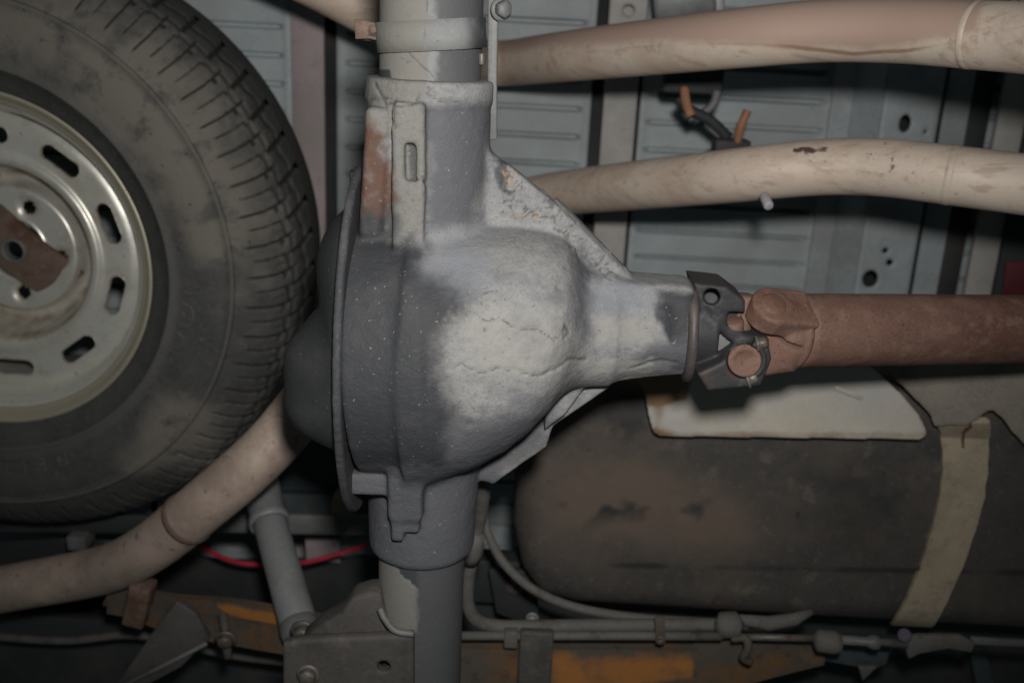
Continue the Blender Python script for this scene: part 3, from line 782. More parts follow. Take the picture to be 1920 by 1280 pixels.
# strap clamp and flat bracket on the upper tube
cl = thing('pipe_clamp', 'thin dusty metal band clamp with pinched tab round upper axle tube', 'clamp', on_axis(66))
ca = on_axis(66); cw = .0118
rr0 = .0446
th = np.linspace(0, 2 * np.pi, 72, endpoint=False)
tilt = adir + .09 * X_ ; tilt /= np.linalg.norm(tilt)
vb_, fb_ = lathe(ca, tilt, [(rr0, -cw), (rr0 + .0014, -cw), (rr0 + .0012, 0), (rr0 + .0014, cw), (rr0, cw)], 160)
uu, vv, _ = proj(vb_)
def dirt(v_, mud_, dark_, ck_=None):
    return dict(mud=mud_, dark=dark_, dark2=np.zeros(len(v_)), crack=np.zeros(len(v_)) if ck_ is None else ck_)
put('band', (vb_, fb_), m_tube, cl, attrs=dirt(vb_, np.clip((835 - uu) / 60, 0, 1), .75 * np.clip((uu - 850) / 50, 0, 1), np.exp(-(lined(uu, vv, [(784, 92), (787, 74), (796, 68)]) / 3) ** 2)))
tb = [(664, 36), (690, 40), (716, 46), (726, 44), (730, 80), (716, 78), (690, 73), (666, 74)]
tab = plate(tb, AH - .014, .0022, .0008)
put('tab', tab, m_hanger, cl)
tab = plate([(672, 40), (720, 50), (728, 78), (674, 76)], AH - .006, .0022, .0008)
put('tab', tab, m_hanger, cl)
put('tab_bolt', hexbolt(P(700, 56, AH - .014), -Z_, .0034, .003), m_hanger, cl)
put('gap_shade_plate', plate([(688, 66), (712, 58), (716, 72)], AH - .0146, .003, .0004), m_dark, cl)  # dark plate laid over the tab, painting the shade of the gap
fb = thing('flat_bracket', 'dark flat steel strip standing beside the upper axle tube', 'bracket', P(918, 120, AH))
put('strip', plate([(916, -420), (942, -420), (932, 150), (932, 262), (915, 264), (914, 150)], AH + .004, .006, .0012), m_grey, fb)
put('bolt', hexbolt(P(939, 18, AH - .0), X_ * .6 - Z_, .007, .009), m_grey, fb)
put('pin', cyl(P(903, 100, AH - .012), P(903, 122, AH - .012), .0026, 12, .0008), m_bolt, fb)

# ------------------------------------------------------------------ spare wheel
wc = P(-25, 491, 0)  # replaced below
r_ = np.array([(-31 - 960) / F, (491 - 640) / F, 1.0]) * 1.285
wc = CAM + M @ r_
wn = M @ (np.array([.045, -.315, 1.0]) / np.linalg.norm([.045, -.315, 1.0]))      # away from the camera
wa = np.cross(wn, np.array([0, 1., 0])); wa /= np.linalg.norm(wa); wb = np.cross(wn, wa)
if wa[0] < 0: wa, wb = -wa, -wb
if np.dot(wb, M @ np.array([0, 1., 0])) < 0: wb = -wb                             # angle 0 = right, +90 = down in the picture
wheel = thing('spare_car_wheel', 'spare wheel with dusty black tyre and slotted silver steel rim', 'spare wheel', wc)
def wlathe(prof, seg): return lathe(wc, wn, prof, seg, a0=(wa, wb))
# tyre
side = [(.214, .006), (.218, -.001), (.224, -.006), (.232, -.012), (.250, -.022), (.2505, -.0235), (.253, -.0240), (.254, -.0228), (.275, -.029), (.298, -.0305), (.318, -.027), (.328, -.023), (.3285, -.0245), (.3325, -.0230), (.3335, -.0205)]
tread0 = [(.334, -.0205), (.345, -.0145), (.358, -.006), (.370, .004), (.380, .015), (.388, .027), (.394, .040), (.398, .055), (.401, .075), (.402, .095), (.403, .115)]
sp = catmull(np.c_[np.array(tread0), np.zeros(len(tread0))], 6)[:, :2]
SEG = 1440
def dusty(r, an, x, y, z):
    q = np.c_[x, y, z] * 1000
    d = .45 + .45 * vnoise(q, .010, 31, 4)
    ang = np.degrees(an)
    d = d + .55 * np.exp(-((ang + 28) / 34) ** 2) * np.clip((r - .235) / .06, 0, 1) + .6 * np.exp(-((ang - 42) / 13) ** 2) * np.clip((r - .26) / .05, 0, 1)
    d = d - .7 * np.exp(-((ang - 82) / 26) ** 2) - .45 * np.clip((.262 - r) / .03, 0, 1) - .25 * np.exp(-((ang - 8) / 14) ** 2) * np.clip((.31 - r) / .04, 0, 1)
    return np.clip(d, 0, 1)
v_, f_ = wlathe(side, 360)
rr = np.repeat([p[0] for p in side], 360); an = np.tile(np.linspace(0, 2 * np.pi, 360, endpoint=False), len(side)); an = (an + np.pi) % (2 * np.pi) - np.pi
edge = np.repeat([1.0 if i in (5, 6, 7, 12, 13) else 0.0 for i in range(len(side))], 360)
back = [(p[0], .23 - p[1]) for p in side[::-1]]
tyre = put('tyre', join((v_, f_), wlathe([(.403, .115), (.401, .155), (.395, .19), (.37, .226), (.334, .25)] + back, 180)), m_rubber, wheel,
    attrs=dict(dust=np.r_[dusty(rr, an, *v_.T), np.zeros(180 * (5 + len(side)))], edge=np.r_[edge, np.zeros(180 * (5 + len(side)))], groove=np.zeros(len(v_) + 180 * (5 + len(side)))))
# tread with lug grooves, sipes and a zigzag rib groove cut as relief
n_s = len(sp)
tt = np.linspace(0, 2 * np.pi, SEG, endpoint=False)
Tm, Sm = np.meshgrid(tt, np.arange(n_s) / (n_s - 1))       # Sm 0 at the sidewall, 1 at the crown
r0 = np.repeat(sp[:, 0], SEG).reshape(n_s, SEG); o0 = np.repeat(sp[:, 1], SEG).reshape(n_s, SEG)
NL = 56
ph = (Tm * NL / (2 * np.pi) + .8 * np.clip(Sm - .3, 0, 1) ** 1.5) % 1.0
def gv(x, c, w_): return np.exp(-((np.abs(((x - c + .5) % 1) - .5)) / w_) ** 4)
lug = gv(ph, .0, .040) * np.clip((Sm - .10) / .06, 0, 1) * np.clip((.70 - Sm) / .05, 0, 1)
sipe = .85 * gv(ph, .47, .034) * np.clip((Sm - .16) / .05, 0, 1) * np.clip((.56 - Sm) / .05, 0, 1) + .4 * gv(ph, .74, .03) * np.clip((Sm - .36) / .05, 0, 1) * np.clip((.62 - Sm) / .05, 0, 1)
zig = np.exp(-((Sm - .585 - .035 * np.sign(np.sin(2 * np.pi * ph * 1)) * np.clip(np.abs(np.sin(2 * np.pi * ph)) * 2, 0, 1)) / .028) ** 4)
zig2 = np.exp(-((Sm - .80 - .03 * np.sin(2 * np.pi * ph)) / .03) ** 4)
hook = 1.0 * gv(ph, .09, .10) * np.exp(-((Sm - .50) / .03) ** 4) + .8 * gv(ph, .55, .08) * np.exp(-((Sm - .52) / .022) ** 4)
ph2 = (ph * 1 + .45) % 1
blk = gv(ph2, .0, .08) * np.clip((Sm - .60) / .03, 0, 1)
g = np.clip(np.maximum.reduce([lug, sipe, .6 * zig, .75 * zig2, 1.0 * blk, hook]), 0, 1)
wear = np.clip(.75 + .6 * np.sin(Tm * 2 + 1), .5, 1.0)
dpt = .0062 * g * wear
rr2 = r0 - dpt * np.clip(.35 + Sm, 0, 1); oo2 = o0 + dpt * np.clip(.9 - Sm, 0, 1)
Vt = wc + wn * oo2[..., None] + rr2[..., None] * (np.cos(Tm)[..., None] * wa + np.sin(Tm)[..., None] * wb)
Vt = Vt.reshape(-1, 3)
ii, jj = np.meshgrid(np.arange(n_s - 1), np.arange(SEG), indexing='ij')
ft = np.stack([ii * SEG + jj, ii * SEG + (jj + 1) % SEG, (ii + 1) * SEG + (jj + 1) % SEG, (ii + 1) * SEG + jj], -1).reshape(-1, 4)
an2 = (Tm.ravel() + np.pi) % (2 * np.pi) - np.pi
put('tread', (Vt, ft), m_rubber, tyre, attrs=dict(dust=np.clip(dusty(r0.ravel(), an2, *Vt.T) * (.95 - .75 * Sm.ravel()), 0, 1), edge=np.zeros(len(Vt)), groove=g.ravel()))
# worn raised lettering: only the arcs and strokes that can still be seen
def wpt(r, a, o): return wc + wn * o + r * (math.cos(a) * wa + math.sin(a) * wb)
def side_o(r): return np.interp(r, [s[0] for s in side], [s[1] for s in side])
def stroke(ra, w_=.0011):
    q = catmull([np.array([r, a, 0]) for r, a in ra], 6)
    return sweep(np.array([wpt(x[0], math.radians(x[1]), side_o(x[0]) - .0003) for x in q]), w_, 6)
marks = []
for a0, kind in ((1, 'c'), (9.5, 'd'), (18, 'z'), (-9, 'n'), (70, 'n'), (77, 'b'), (84, 'c'), (90, 'n')):
    if kind == 'c': marks += [[(.268, a0 - 2.4), (.282, a0 - 2.6), (.289, a0), (.282, a0 + 2.6), (.268, a0 + 2.2)], [(.276, a0), (.272, a0 + 1.2)]]
    elif kind == 'd': marks += [[(.264, a0 - 3), (.281, a0 - 2.2), (.286, a0 + .4), (.282, a0 + 3), (.266, a0 + 3.2)], [(.270, a0 - .5), (.275, a0 + .8)]]
    elif kind == 'z': marks += [[(.268, a0 - 3), (.279, a0 - 1.8), (.280, a0 - .2), (.268, a0 + 4)]]
    elif kind == 'n': marks += [[(.268, a0 - 1.4), (.284, a0 - 1.2)], [(.284, a0 - 1.2), (.270, a0 + 1.0)], [(.270, a0 + 1), (.285, a0 + 1.3)]]
    else: marks += [[(.268, a0 - 1.5), (.285, a0 - 1.5)], [(.285, a0 - 1.5), (.281, a0 + 1.2), (.276, a0 - 1.2)], [(.276, a0 - 1.2), (.271, a0 + 1.6), (.268, a0 - 1.4)]]
for m_k in marks:
    dk_ = stroke(m_k)
    put('raised_stroke', dk_, m_rubber, tyre, attrs=dict(dust=np.full(len(dk_[0]), .62), edge=np.full(len(dk_[0]), .25), groove=np.zeros(len(dk_[0]))))

# rim: rolled barrel lip and a slotted disc
barrel = [(.2130, .010), (.2165, .002), (.2205, -.0015), (.2220, -.0005), (.2225, .003), (.2180, .012), (.2120, .030)]
lip_p = [(.2225, .004), (.2228, -.001), (.2210, -.0042), (.2180, -.0046), (.2150, -.0022), (.2125, .002), (.2100, .0070), (.2075, .0078), (.2050, .0085), (.2030, .0135), (.1985, .0185), (.1960, .019), (.1945, .026), (.1925, .036), (.1895, .044), (.1860, .058), (.1850, .085), (.1830, .12), (.1900, .19), (.214, .228)]
vl, fl2 = wlathe(lip_p, 180)
rim = put('rim_barrel', (vl, fl2), m_rim, wheel, attrs=dict(lip=np.repeat([1.0 if i < 9 else .2 for i in range(len(lip_p))], 180), rust=np.repeat([.25 if i in (8, 9, 11, 12) else 0 for i in range(len(lip_p))], 180)))
disc = [(.1900, .058), (.1885, .052), (.1850, .0480), (.1790, .0450), (.1720, .0432), (.1560, .0425), (.1420, .0425), (.1375, .0415), (.1340, .0385), (.1300, .0375), (.1260, .0385), (.1225, .0420), (.1190, .0500), (.1160, .0620), (.1125, .0780), (.1080, .0920), (.1020, .1010), (.0960, .1030), (.0915, .0990), (.0885, .0900), (.0860, .0825), (.0835, .0795), (.0790, .0785), (.0640, .0785), (.0480, .0785), (.0440, .0770), (.0415, .0780), (.0400, .0820), (.0398, .0930)]
NS = 10
slot_a0 = math.radians(-18.5)
def slot_sdf(r, a):
    k = np.round((a - slot_a0) / (2 * np.pi / NS)); da = a - slot_a0 - k * 2 * np.pi / NS
    x = r * np.cos(da) - .1575; y = r * np.sin(da)
    return np.hypot(x, np.maximum(np.abs(y) - .0172, 0)) - .0102
dp = catmull(np.c_[np.array(disc), np.zeros(len(disc))], 4)[:, :2]
# refine radially where the slots are
rad_s = []
for i in range(len(dp) - 1):
    m_ = 6 if .143 < dp[i, 0] < .173 else 1
    for t in range(m_): rad_s.append(dp[i] + (dp[i + 1] - dp[i]) * t / m_)
rad_s.append(dp[-1]); rad_s = np.array(rad_s)
SD = 900
def disc_mesh(o_off, flip):
    an_ = np.linspace(0, 2 * np.pi, SD, endpoint=False)
    Rg, Ag = np.meshgrid(rad_s[:, 0], an_, indexing='ij'); Og = np.repeat(rad_s[:, 1][:, None], SD, 1) + o_off
    sd = slot_sdf(Rg, Ag)
    # pull grid points near the slot rim exactly onto it so the opening has a smooth outline
    eps = 1e-4
    gr = (slot_sdf(Rg + eps, Ag) - sd) / eps; ga = (slot_sdf(Rg, Ag + eps) - sd) / eps / Rg
    m_ = np.abs(sd) < .0011
    Rn = np.where(m_, Rg - sd * gr, Rg); An = np.where(m_, Ag - sd * ga / Rg, Ag)
    for hx, hy in holes:
        x, y = Rn * np.cos(An), Rn * np.sin(An)
        d = np.hypot(x - hx, y - hy) - .0095
        mm = np.abs(d) < .0010
        x2, y2 = np.where(mm, hx + (x - hx) * .0095 / (d + .0095), x), np.where(mm, hy + (y - hy) * .0095 / (d + .0095), y)
        Rn, An = np.hypot(x2, y2), np.arctan2(y2, x2)
        Og = Og + .0035 * np.exp(-((d) / .0045) ** 2)
    Vd = (wc + wn * Og[..., None] + Rn[..., None] * (np.cos(An)[..., None] * wa + np.sin(An)[..., None] * wb)).reshape(-1, 3)
    n_ = len(rad_s)
    i_, j_ = np.meshgrid(np.arange(n_ - 1), np.arange(SD), indexing='ij')
    q = np.stack([i_ * SD + j_, i_ * SD + (j_ + 1) % SD, (i_ + 1) * SD + (j_ + 1) % SD, (i_ + 1) * SD + j_], -1).reshape(-1, 4)
    x, y = (Rn * np.cos(An)).ravel(), (Rn * np.sin(An)).ravel()
    s2 = slot_sdf(Rn.ravel(), np.arctan2(y, x))
    for hx, hy in holes: s2 = np.minimum(s2, np.hypot(x - hx, y - hy) - .0095)
    keep = s2[q].mean(1) > 0
    near = np.exp(-np.clip(s2, 0, 1) / .006)
    near = np.maximum(near, 1.0 * np.exp(-((Rn.ravel() - .102) / .013) ** 2) + .6 * np.exp(-((Rn.ravel() - .118) / .006) ** 2))  # dish trough: golden stain, with the shade of the hollow painted in
    return Vd, q[keep], near
holes = [(.062 * math.cos(a), .062 * math.sin(a)) for a in (math.radians(-68), math.radians(8), math.radians(86), math.radians(152), math.radians(224))]
Vd, qd, near = disc_mesh(0, False)
Vd2, qd2, near2 = disc_mesh(.0042, True)
put('rim_disc', join((Vd, qd), (Vd2, qd2[:, ::-1])), m_rim, wheel, attrs=dict(lip=np.zeros(len(Vd) * 2), rust=np.r_[near * .72, near2 * .9]))
# hanger plate that carries the wheel: rusty bent bar with a hole
hg = thing('spare_wheel_hanger', 'rusty bent hanger plate with round hole across the wheel hub', 'hanger', wpt(.0, 0, .07))
hc = wc + wn * .068 + wa * .006 - wb * .001
pa = math.radians(41)
da_, db_ = math.cos(pa) * wa + math.sin(pa) * wb, -math.sin(pa) * wa + math.cos(pa) * wb
Ht = []
ts = np.linspace(-.095, .082, 48); hwid = .0335
n_a = 30
rows = []
for t in ts:
    bend = .0 if abs(t) < .038 else (abs(t) - .038) * .42
    hw2 = hwid * (1 if abs(t) < .070 else 1 - ((abs(t) - .070) / .012) ** 2 * .22 if t > 0 else 1)
    rows.append([hc + da_ * t + db_ * hw2 * s + wn * (bend + .004 * s * s - .004 * math.exp(-(t / .03) ** 2)) for s in np.linspace(-1, 1, n_a)])
rows = np.array(rows).reshape(-1, 3)
hs = []
hr = .0150
for i in range(len(ts) - 1):
    for j in range(n_a - 1):
        cx = (ts[i] + ts[i + 1]) / 2; cy = hwid * (-1 + 2 * (j + .5) / (n_a - 1))
        if math.hypot(cx, cy) > hr: hs.append([i * n_a + j, i * n_a + j + 1, (i + 1) * n_a + j + 1, (i + 1) * n_a + j])
flip_rows = rows + wn * .010
from collections import Counter
def walls(qs, off):
    ed = Counter(tuple(sorted((q[k], q[(k + 1) % 4]))) for q in qs for k in range(4))
    return [[q[k], q[(k + 1) % 4], q[(k + 1) % 4] + off, q[k] + off][::-1] for q in qs for k in range(4) if ed[tuple(sorted((q[k], q[(k + 1) % 4])))] == 1]
put('plate', (np.vstack([rows, flip_rows]), hs + [[i + len(rows) for i in q[::-1]] for q in hs] + walls(hs, len(rows))), m_hanger, hg, smooth=40)
put('bushing', lathe(hc - wn * .004, wn, [(.0128, .012), (.0128, -.001), (.0138, -.0030), (.0166, -.0025), (.0178, .0), (.0178, .006)], 40), m_grey, hg)

# ------------------------------------------------------------------ exhaust pipes
def pipe(name, label, spec, dia, m, extra=None, seg=80, n=36):
    """spec: (px, py, h)"""
    pts = catmull([P(x, y, h) for x, y, h in spec], n)
    for _ in range(6 * n): pts[1:-1] = .5 * pts[1:-1] + .25 * (pts[:-2] + pts[2:])
    t = thing(name, label, 'exhaust pipe', pts[len(pts) // 2])
    rad = np.full(len(pts), dia / 2)
    v_, f_ = sweep(pts, rad, seg)
    uu, vv, _ = proj(v_)
    at = dict(stain=np.zeros(len(v_)), brown=np.zeros(len(v_)), line=np.zeros(len(v_)))
    if extra: extra(at, uu, vv, v_)
    put('tube', (v_, f_), m, t, attrs=at)
    return t, pts
def ringband(t, pts, px, dia, w_, amp, m):
    uu, _, _ = proj(pts)
    i = int(np.argmin(np.abs(uu - px)))
    d = pts[i + 1] - pts[i - 1]
    put('weld_band', lathe(pts[i], d, [(dia / 2 - .001, -w_), (dia / 2 + amp * .7, -w_ * .8), (dia / 2 + amp, 0), (dia / 2 + amp * .7, w_ * .8), (dia / 2 - .001, w_)], 44), m, t,
        attrs=dict(stain=np.zeros(220), brown=np.zeros(220), line=np.zeros(220)))
def h_of(w_, px, py, dia=.0635):
    d = dia * F / w_
    return d * np.array([(px - 960) / F, (py - 640) / F, 1.0]).dot(zu)
def ex1(at, uu, vv, v_):
    j = 10 * vnoise(v_ * 1000, .01, 41)
    at['brown'] = inpoly(uu + j, vv + j, [(900, 40), (900, 96), (1080, 90), (1250, 78), (1450, 86), (1640, 96), (1830, 60), (1840, -20), (1200, -20)], 26)
    at['line'] = np.maximum(np.exp(-(lined(uu, vv + j * .6, [(1100, 100), (1300, 82), (1480, 86), (1600, 103), (1700, 96), (1800, 78)]) / 4.5) ** 2), .8 * np.exp(-(lined(uu, vv + j * .5, [(1825, 50), (1870, 60), (1920, 52)]) / 5) ** 2))
    at['line'] = at['line'] * np.clip(.35 + .9 * np.clip((uu - 1380) / 150, 0, 1) * np.clip((1760 - uu) / 60, 0, 1) + .5 * vnoise(v_ * 1000, .02, 47, 3), 0, 1)
    at['stain'] = np.maximum(np.exp(-(np.hypot((uu - 1775) / 1.8, vv - 20) / 6) ** 2), np.exp(-(np.hypot(uu - 1815, (vv - 45) / 2) / 6) ** 2)) * 1.1
def ex2(at, uu, vv, v_):
    at['stain'] = 1.15 * np.maximum(inpoly(uu, vv, [(1480, 272), (1560, 270), (1560, 292), (1480, 290)], 14) * .85, .62 * inpoly(uu, vv, [(1460, 265), (1760, 280), (1760, 350), (1480, 330)], 30))
    at['stain'] = np.maximum(at['stain'], 1.1 * np.exp(-(np.minimum(np.hypot((uu - 1830) * 1.5, (vv - 345) * .5), np.hypot((uu - 1873) * 1.2, (vv - 350) * .5)) / 4) ** 2))
pp = [(470, -90, 1.32), (620, -18, 1.34), (760, 60, 1.38), (860, 108, 1.40), (935, 120, h_of(82, 935, 120)), (1010, 112, h_of(88, 1010, 112)), (1100, 102, h_of(95, 1100, 102)), (1356, 75, h_of(108, 1356, 75)), (1527, 59, h_of(113, 1527, 59)), (1650, 57, h_of(117, 1650, 57)), (1741, 60, h_of(121, 1741, 60)), (1830, 66, h_of(125, 1830, 66)), (1912, 71, h_of(129, 1912, 71)), (2060, 82, h_of(136, 2060, 80)), (2400, 104, h_of(138, 2400, 100)), (2750, 126, h_of(138, 2750, 120))]
t1, p1 = pipe('exhaust_pipe', 'upper tan exhaust pipe with pinkish brown top running along top right', pp, .0635, m_pipe, ex1)
ringband(t1, p1, 1826, .0635, .004, .0003, m_pipe)
pp = [(760, 560, 1.20), (840, 470, 1.28), (920, 400, 1.36), (1000, 371, h_of(80, 1000, 371)), (1100, 357, h_of(86, 1100, 357)), (1356, 332, h_of(100, 1356, 332)), (1527, 314, h_of(104, 1527, 314)), (1655, 314, h_of(107, 1655, 314)), (1784, 329, h_of(111, 1784, 329)), (1912, 345, h_of(113, 1912, 345)), (2060, 365, h_of(115, 2060, 365)), (2400, 402, h_of(117, 2400, 400)), (2750, 440, h_of(117, 2750, 440))]
t2, p2 = pipe('exhaust_pipe', 'pale tan exhaust pipe with dark specks below the upper pipe', pp, .0635, m_pipe, ex2)
ringband(t2, p2, 1782, .0635, .005, .0006, m_pipe)
def ex3(at, uu, vv, v_):
    j = 8 * vnoise(v_ * 1000, .012, 44)
    at['line'] = .8 * np.exp(-(lined(uu, vv + j, [(-20, 1098), (120, 1086), (220, 1072), (290, 1030), (320, 1000)]) / 7) ** 2) + .7 * np.exp(-(lined(uu, vv + j, [(350, 955), (420, 905), (470, 868), (520, 815), (548, 770)]) / 10) ** 2)
    at['brown'] = inpoly(uu + j, vv + j, [(-20, 1100), (230, 1070), (330, 1000), (430, 910), (520, 820), (600, 750), (620, 900), (300, 1160), (-20, 1200)], 30)
    at['stain'] = 0 * uu
pp = [(-700, 1240, 1.28), (-400, 1185, 1.24), (-120, 1130, 1.20), (0, 1104, 1.17), (150, 1078, 1.15), (225, 1058, 1.12), (285, 1024, 1.09), (330, 990, 1.075), (372, 955, 1.06), (465, 877, 1.06), (530, 810, 1.08), (585, 740, 1.10), (660, 655, 1.14), (760, 560, 1.20)]
t3, p3 = pipe('exhaust_tailpipe', 'brown exhaust tailpipe curving from behind the axle to lower left', pp, .0635, m_pipe2)
i3 = int(np.argmin(np.abs(proj(p3)[0] - 352)))
put('weld_band', lathe(p3[i3], p3[i3 + 1] - p3[i3 - 1], [(.031, -.006), (.0325, -.005), (.0337, -.001), (.0337, .001), (.0325, .005), (.031, .006)], 44), m_hanger, t3)

# ------------------------------------------------------------------ bed floor above everything
DH = 1.62
def dx(px, py=250): return P(px, py, DH)[0]
bed = thing('bed_floor', 'grey sheet steel truck bed floor with pressed ribs seen from below', 'bed floor', P(1000, 300, DH))
bed['kind'] = 'structure'
g0 = P(1300, 234, DH)[1]; gs = (P(1300, 487, DH)[1] - g0) / 5
def ribbed(x0, x1, y0, y1, shift=0.0):
    nx, ny = 60, int((y1 - y0) / .0016)
    xs, ys = np.linspace(x0, x1, nx), np.linspace(y0, y1, ny)
    Xg, Yg = np.meshgrid(xs, ys, indexing='ij')
    d = np.abs(((Yg - g0 - shift + gs / 2) % gs) - gs / 2)
    e = np.minimum(Xg - x0, x1 - Xg)
    k = np.exp(-(d / .0036) ** 6) * np.clip((e - .014) / .006, 0, 1)
    lipk = np.exp(-((e - .006) / .004) ** 2)
    Zg = Z(DH) + .020 * k - .003 * lipk
    q = np.stack([np.stack([Xg, Yg, Zg], -1)], 0).reshape(-1, 3)
    i, j = np.meshgrid(np.arange(nx - 1), np.arange(ny - 1), indexing='ij')
    f = np.stack([i * ny + j, i * ny + j + 1, (i + 1) * ny + j + 1, (i + 1) * ny + j], -1).reshape(-1, 4)
    return q, f
yA, yB = P(960, -420, DH)[1], P(960, 1750, DH)[1]
for a, b, sh in ((-500, 236, .01), (250, 549, .014), (632, 860, .02), (870, 1104, -.014), (1196, 1556, 0.0), (1760, 2080, .01)):
    put('floor_panel', ribbed(dx(a), dx(b), yA, yB, sh), m_deck, bed)
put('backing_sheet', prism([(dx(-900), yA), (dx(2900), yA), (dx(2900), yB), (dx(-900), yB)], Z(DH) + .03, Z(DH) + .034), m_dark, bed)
def strip(x0, x1, h, t, m, name='cross_rib', bev=.003):
    return put(name, prism([(dx(x0), yA), (dx(x1), yA), (dx(x1), yB), (dx(x0), yB)], Z(h), Z(h) + t, bev), m, bed, smooth=40)
strip(552, 612, DH - .014, .012, m_mauve)
strip(1126, 1188, DH - .016, .014, m_taupe)

# hat section crossmember with holes
cm = thing('bed_crossmember', 'grey blue pressed steel crossmember with punched holes right of ribbed floor', 'crossmember', P(1650, 300, DH - .08))
def xline(px): return P(px, 250, DH - .07)[0]
def cmember(x0, x1, h0, h1, m, name):
    v = [(x0, yA, Z(h0)), (x1, yA, Z(h1)), (x1, yB, Z(h1)), (x0, yB, Z(h0)), (x0, yA, Z(h0) + .003), (x1, yA, Z(h1) + .003), (x1, yB, Z(h1) + .003), (x0, yB, Z(h0) + .003)]
    return put(name, (np.array(v), [[0, 3, 2, 1], [4, 5, 6, 7], [0, 1, 5, 4], [1, 2, 6, 5], [2, 3, 7, 6], [3, 0, 4, 7]]), m, cm, smooth=False)
hC = DH - .07
cmember(xline(1566), xline(1606), DH - .028, DH - .028, m_beam, 'flange')
cmember(xline(1606) + .0005, xline(1646), DH - .028, hC, m_dark if False else m_beam, 'web')
def face_with_holes(x0, x1, y0, y1, h, hl):
    poly = Field((x0 - .004, y0, Z(h) - .006), (x1 + .004, y1, Z(h) + .010), .0034)
    poly.add(poly.box(((x0 + x1) / 2, (y0 + y1) / 2, Z(h) + .002), ((1, 0, 0), (0, 1, 0), (0, 0, 1)), ((x1 - x0) / 2, (y1 - y0) / 2 - .002, .0038), .002))
    for cx, cy, rx, ry in hl:
        d = (np.sqrt(((poly.x - cx) / rx) ** 2 + ((poly.y - cy) / ry) ** 2) - 1) * min(rx, ry) + 0 * poly.z
        poly.cut(d)
    return relax(poly.mesh(), 1, .4)
hl = []
for px, py, rx, ry in ((1697, 232, .0085, .0125), (1632, 523, .0115, .0135), (1660, 470, .004, .004), (1668, 492, .005, .005), (1735, 248, .003, .003)):
    c = P(px, py, hC); hl.append((c[0], c[1], rx, ry))
put('face', face_with_holes(xline(1646), xline(1756), P(960, -120, hC)[1], P(960, 760, hC)[1], hC, hl), m_beam, cm)
cmember(xline(1757), xline(1782), hC, DH - .028, m_dark, 'web')
cmember(xline(1783), xline(1832), DH - .028, DH - .028, m_beam, 'flange')
sill = thing('bed_sill', 'dark steel sill with taupe strip beyond the crossmember at right', 'sill', P(1890, 300, DH - .05))
for a, b, h, m in ((1833, 1878, DH - .02, m_dark), (1878, 1930, DH - .05, m_taupe), (1930, 2900, DH - .06, m_dark)):
    put('sill_strip', prism([(xline(a), yA), (xline(b), yA), (xline(b), yB), (xline(a), yB)], Z(h), Z(h) + .012, .002), m, sill, smooth=40)
rd = thing('red_bracket', 'dark red painted bracket at the right edge above the driveshaft', 'bracket', P(1905, 520, DH - .09))
put('plate', plate([(1888, 492), (1990, 480), (1990, 556), (1880, 556)], DH - .09, .006, .0015), mat('dark_red_paint', (.10, .018, .022), .6), rd)
# plate at the top with a round hole, and a red striped canister beside it
pt = thing('hanger_plate', 'grey plate with one round hole at the top edge', 'plate', P(1170, 20, DH - .05))
hb = DH - .05
xa, xb = P(1142, 10, hb)[0], P(1216, 10, hb)[0]
c = P(1179, 20, hb)
put('plate', face_with_holes(xa, xb, P(1179, -60, hb)[1], P(1179, 64, hb)[1], hb, [(c[0], c[1], .0085, .0085)]), m_taupe, pt)
can = thing('shock_canister', 'grey cylinder with red stripe behind the upper pipe', 'canister', P(1280, -10, 1.45))
put('body', cyl(P(1225, 2, 1.45), P(1340, -14, 1.44), .038, 40, .008), m_shock, can)
uA, uB = P(1296, -8, 1.445), P(1310, -10, 1.445)
put('stripe', lathe(uA, uB - uA, [(.037, 0), (.0387, .001), (.0387, .012), (.037, .013)], 40), m_red, can)
put('stud', cyl(P(1346, -20, 1.43), P(1346, 22, 1.43), .009, 20, .002), m_pale, can)

# broken exhaust hanger between the two pipes
bh = thing('exhaust_hanger', 'broken black exhaust hanger with two rusty orange rods between the pipes', 'hanger', P(1330, 215, 1.36))
put('rod', sweep(catmull([P(1283, 165, 1.36), P(1287, 195, 1.35), P(1296, 218, 1.345)], 6), .0062, 14), m_copper, bh)
put('rod', sweep(catmull([P(1402, 207, 1.35), P(1390, 235, 1.35), P(1382, 268, 1.36)], 6), .0056, 14), m_copper, bh)
put('bar', sweep(catmull([P(1272, 185, 1.375), P(1290, 205, 1.37), P(1330, 225, 1.37), P(1366, 258, 1.375)], 6), .0075, 12), m_dark, bh)
put('bar', sweep(catmull([P(1345, 172, 1.38), P(1338, 195, 1.375), P(1318, 212, 1.375), P(1290, 222, 1.375)], 6), .006, 12), m_grey, bh)
put('rubber_block', obox(P(1370, 276, 1.37), (X_, Y_, Z_), (.024, .011, .016), .003), m_dark, bh)
put('mount', obox(P(1298, 150, 1.40), (X_, Y_, Z_), (.040, .018, .016), .004), m_dark, bh)
st = thing('plastic_clip', 'small pale plastic stud poking out beneath the second pipe', 'clip', P(1440, 380, 1.10))
put('stud', cyl(P(1432, 366, 1.12), P(1442, 388, 1.10), .0055, 18, .002), m_pale, st)

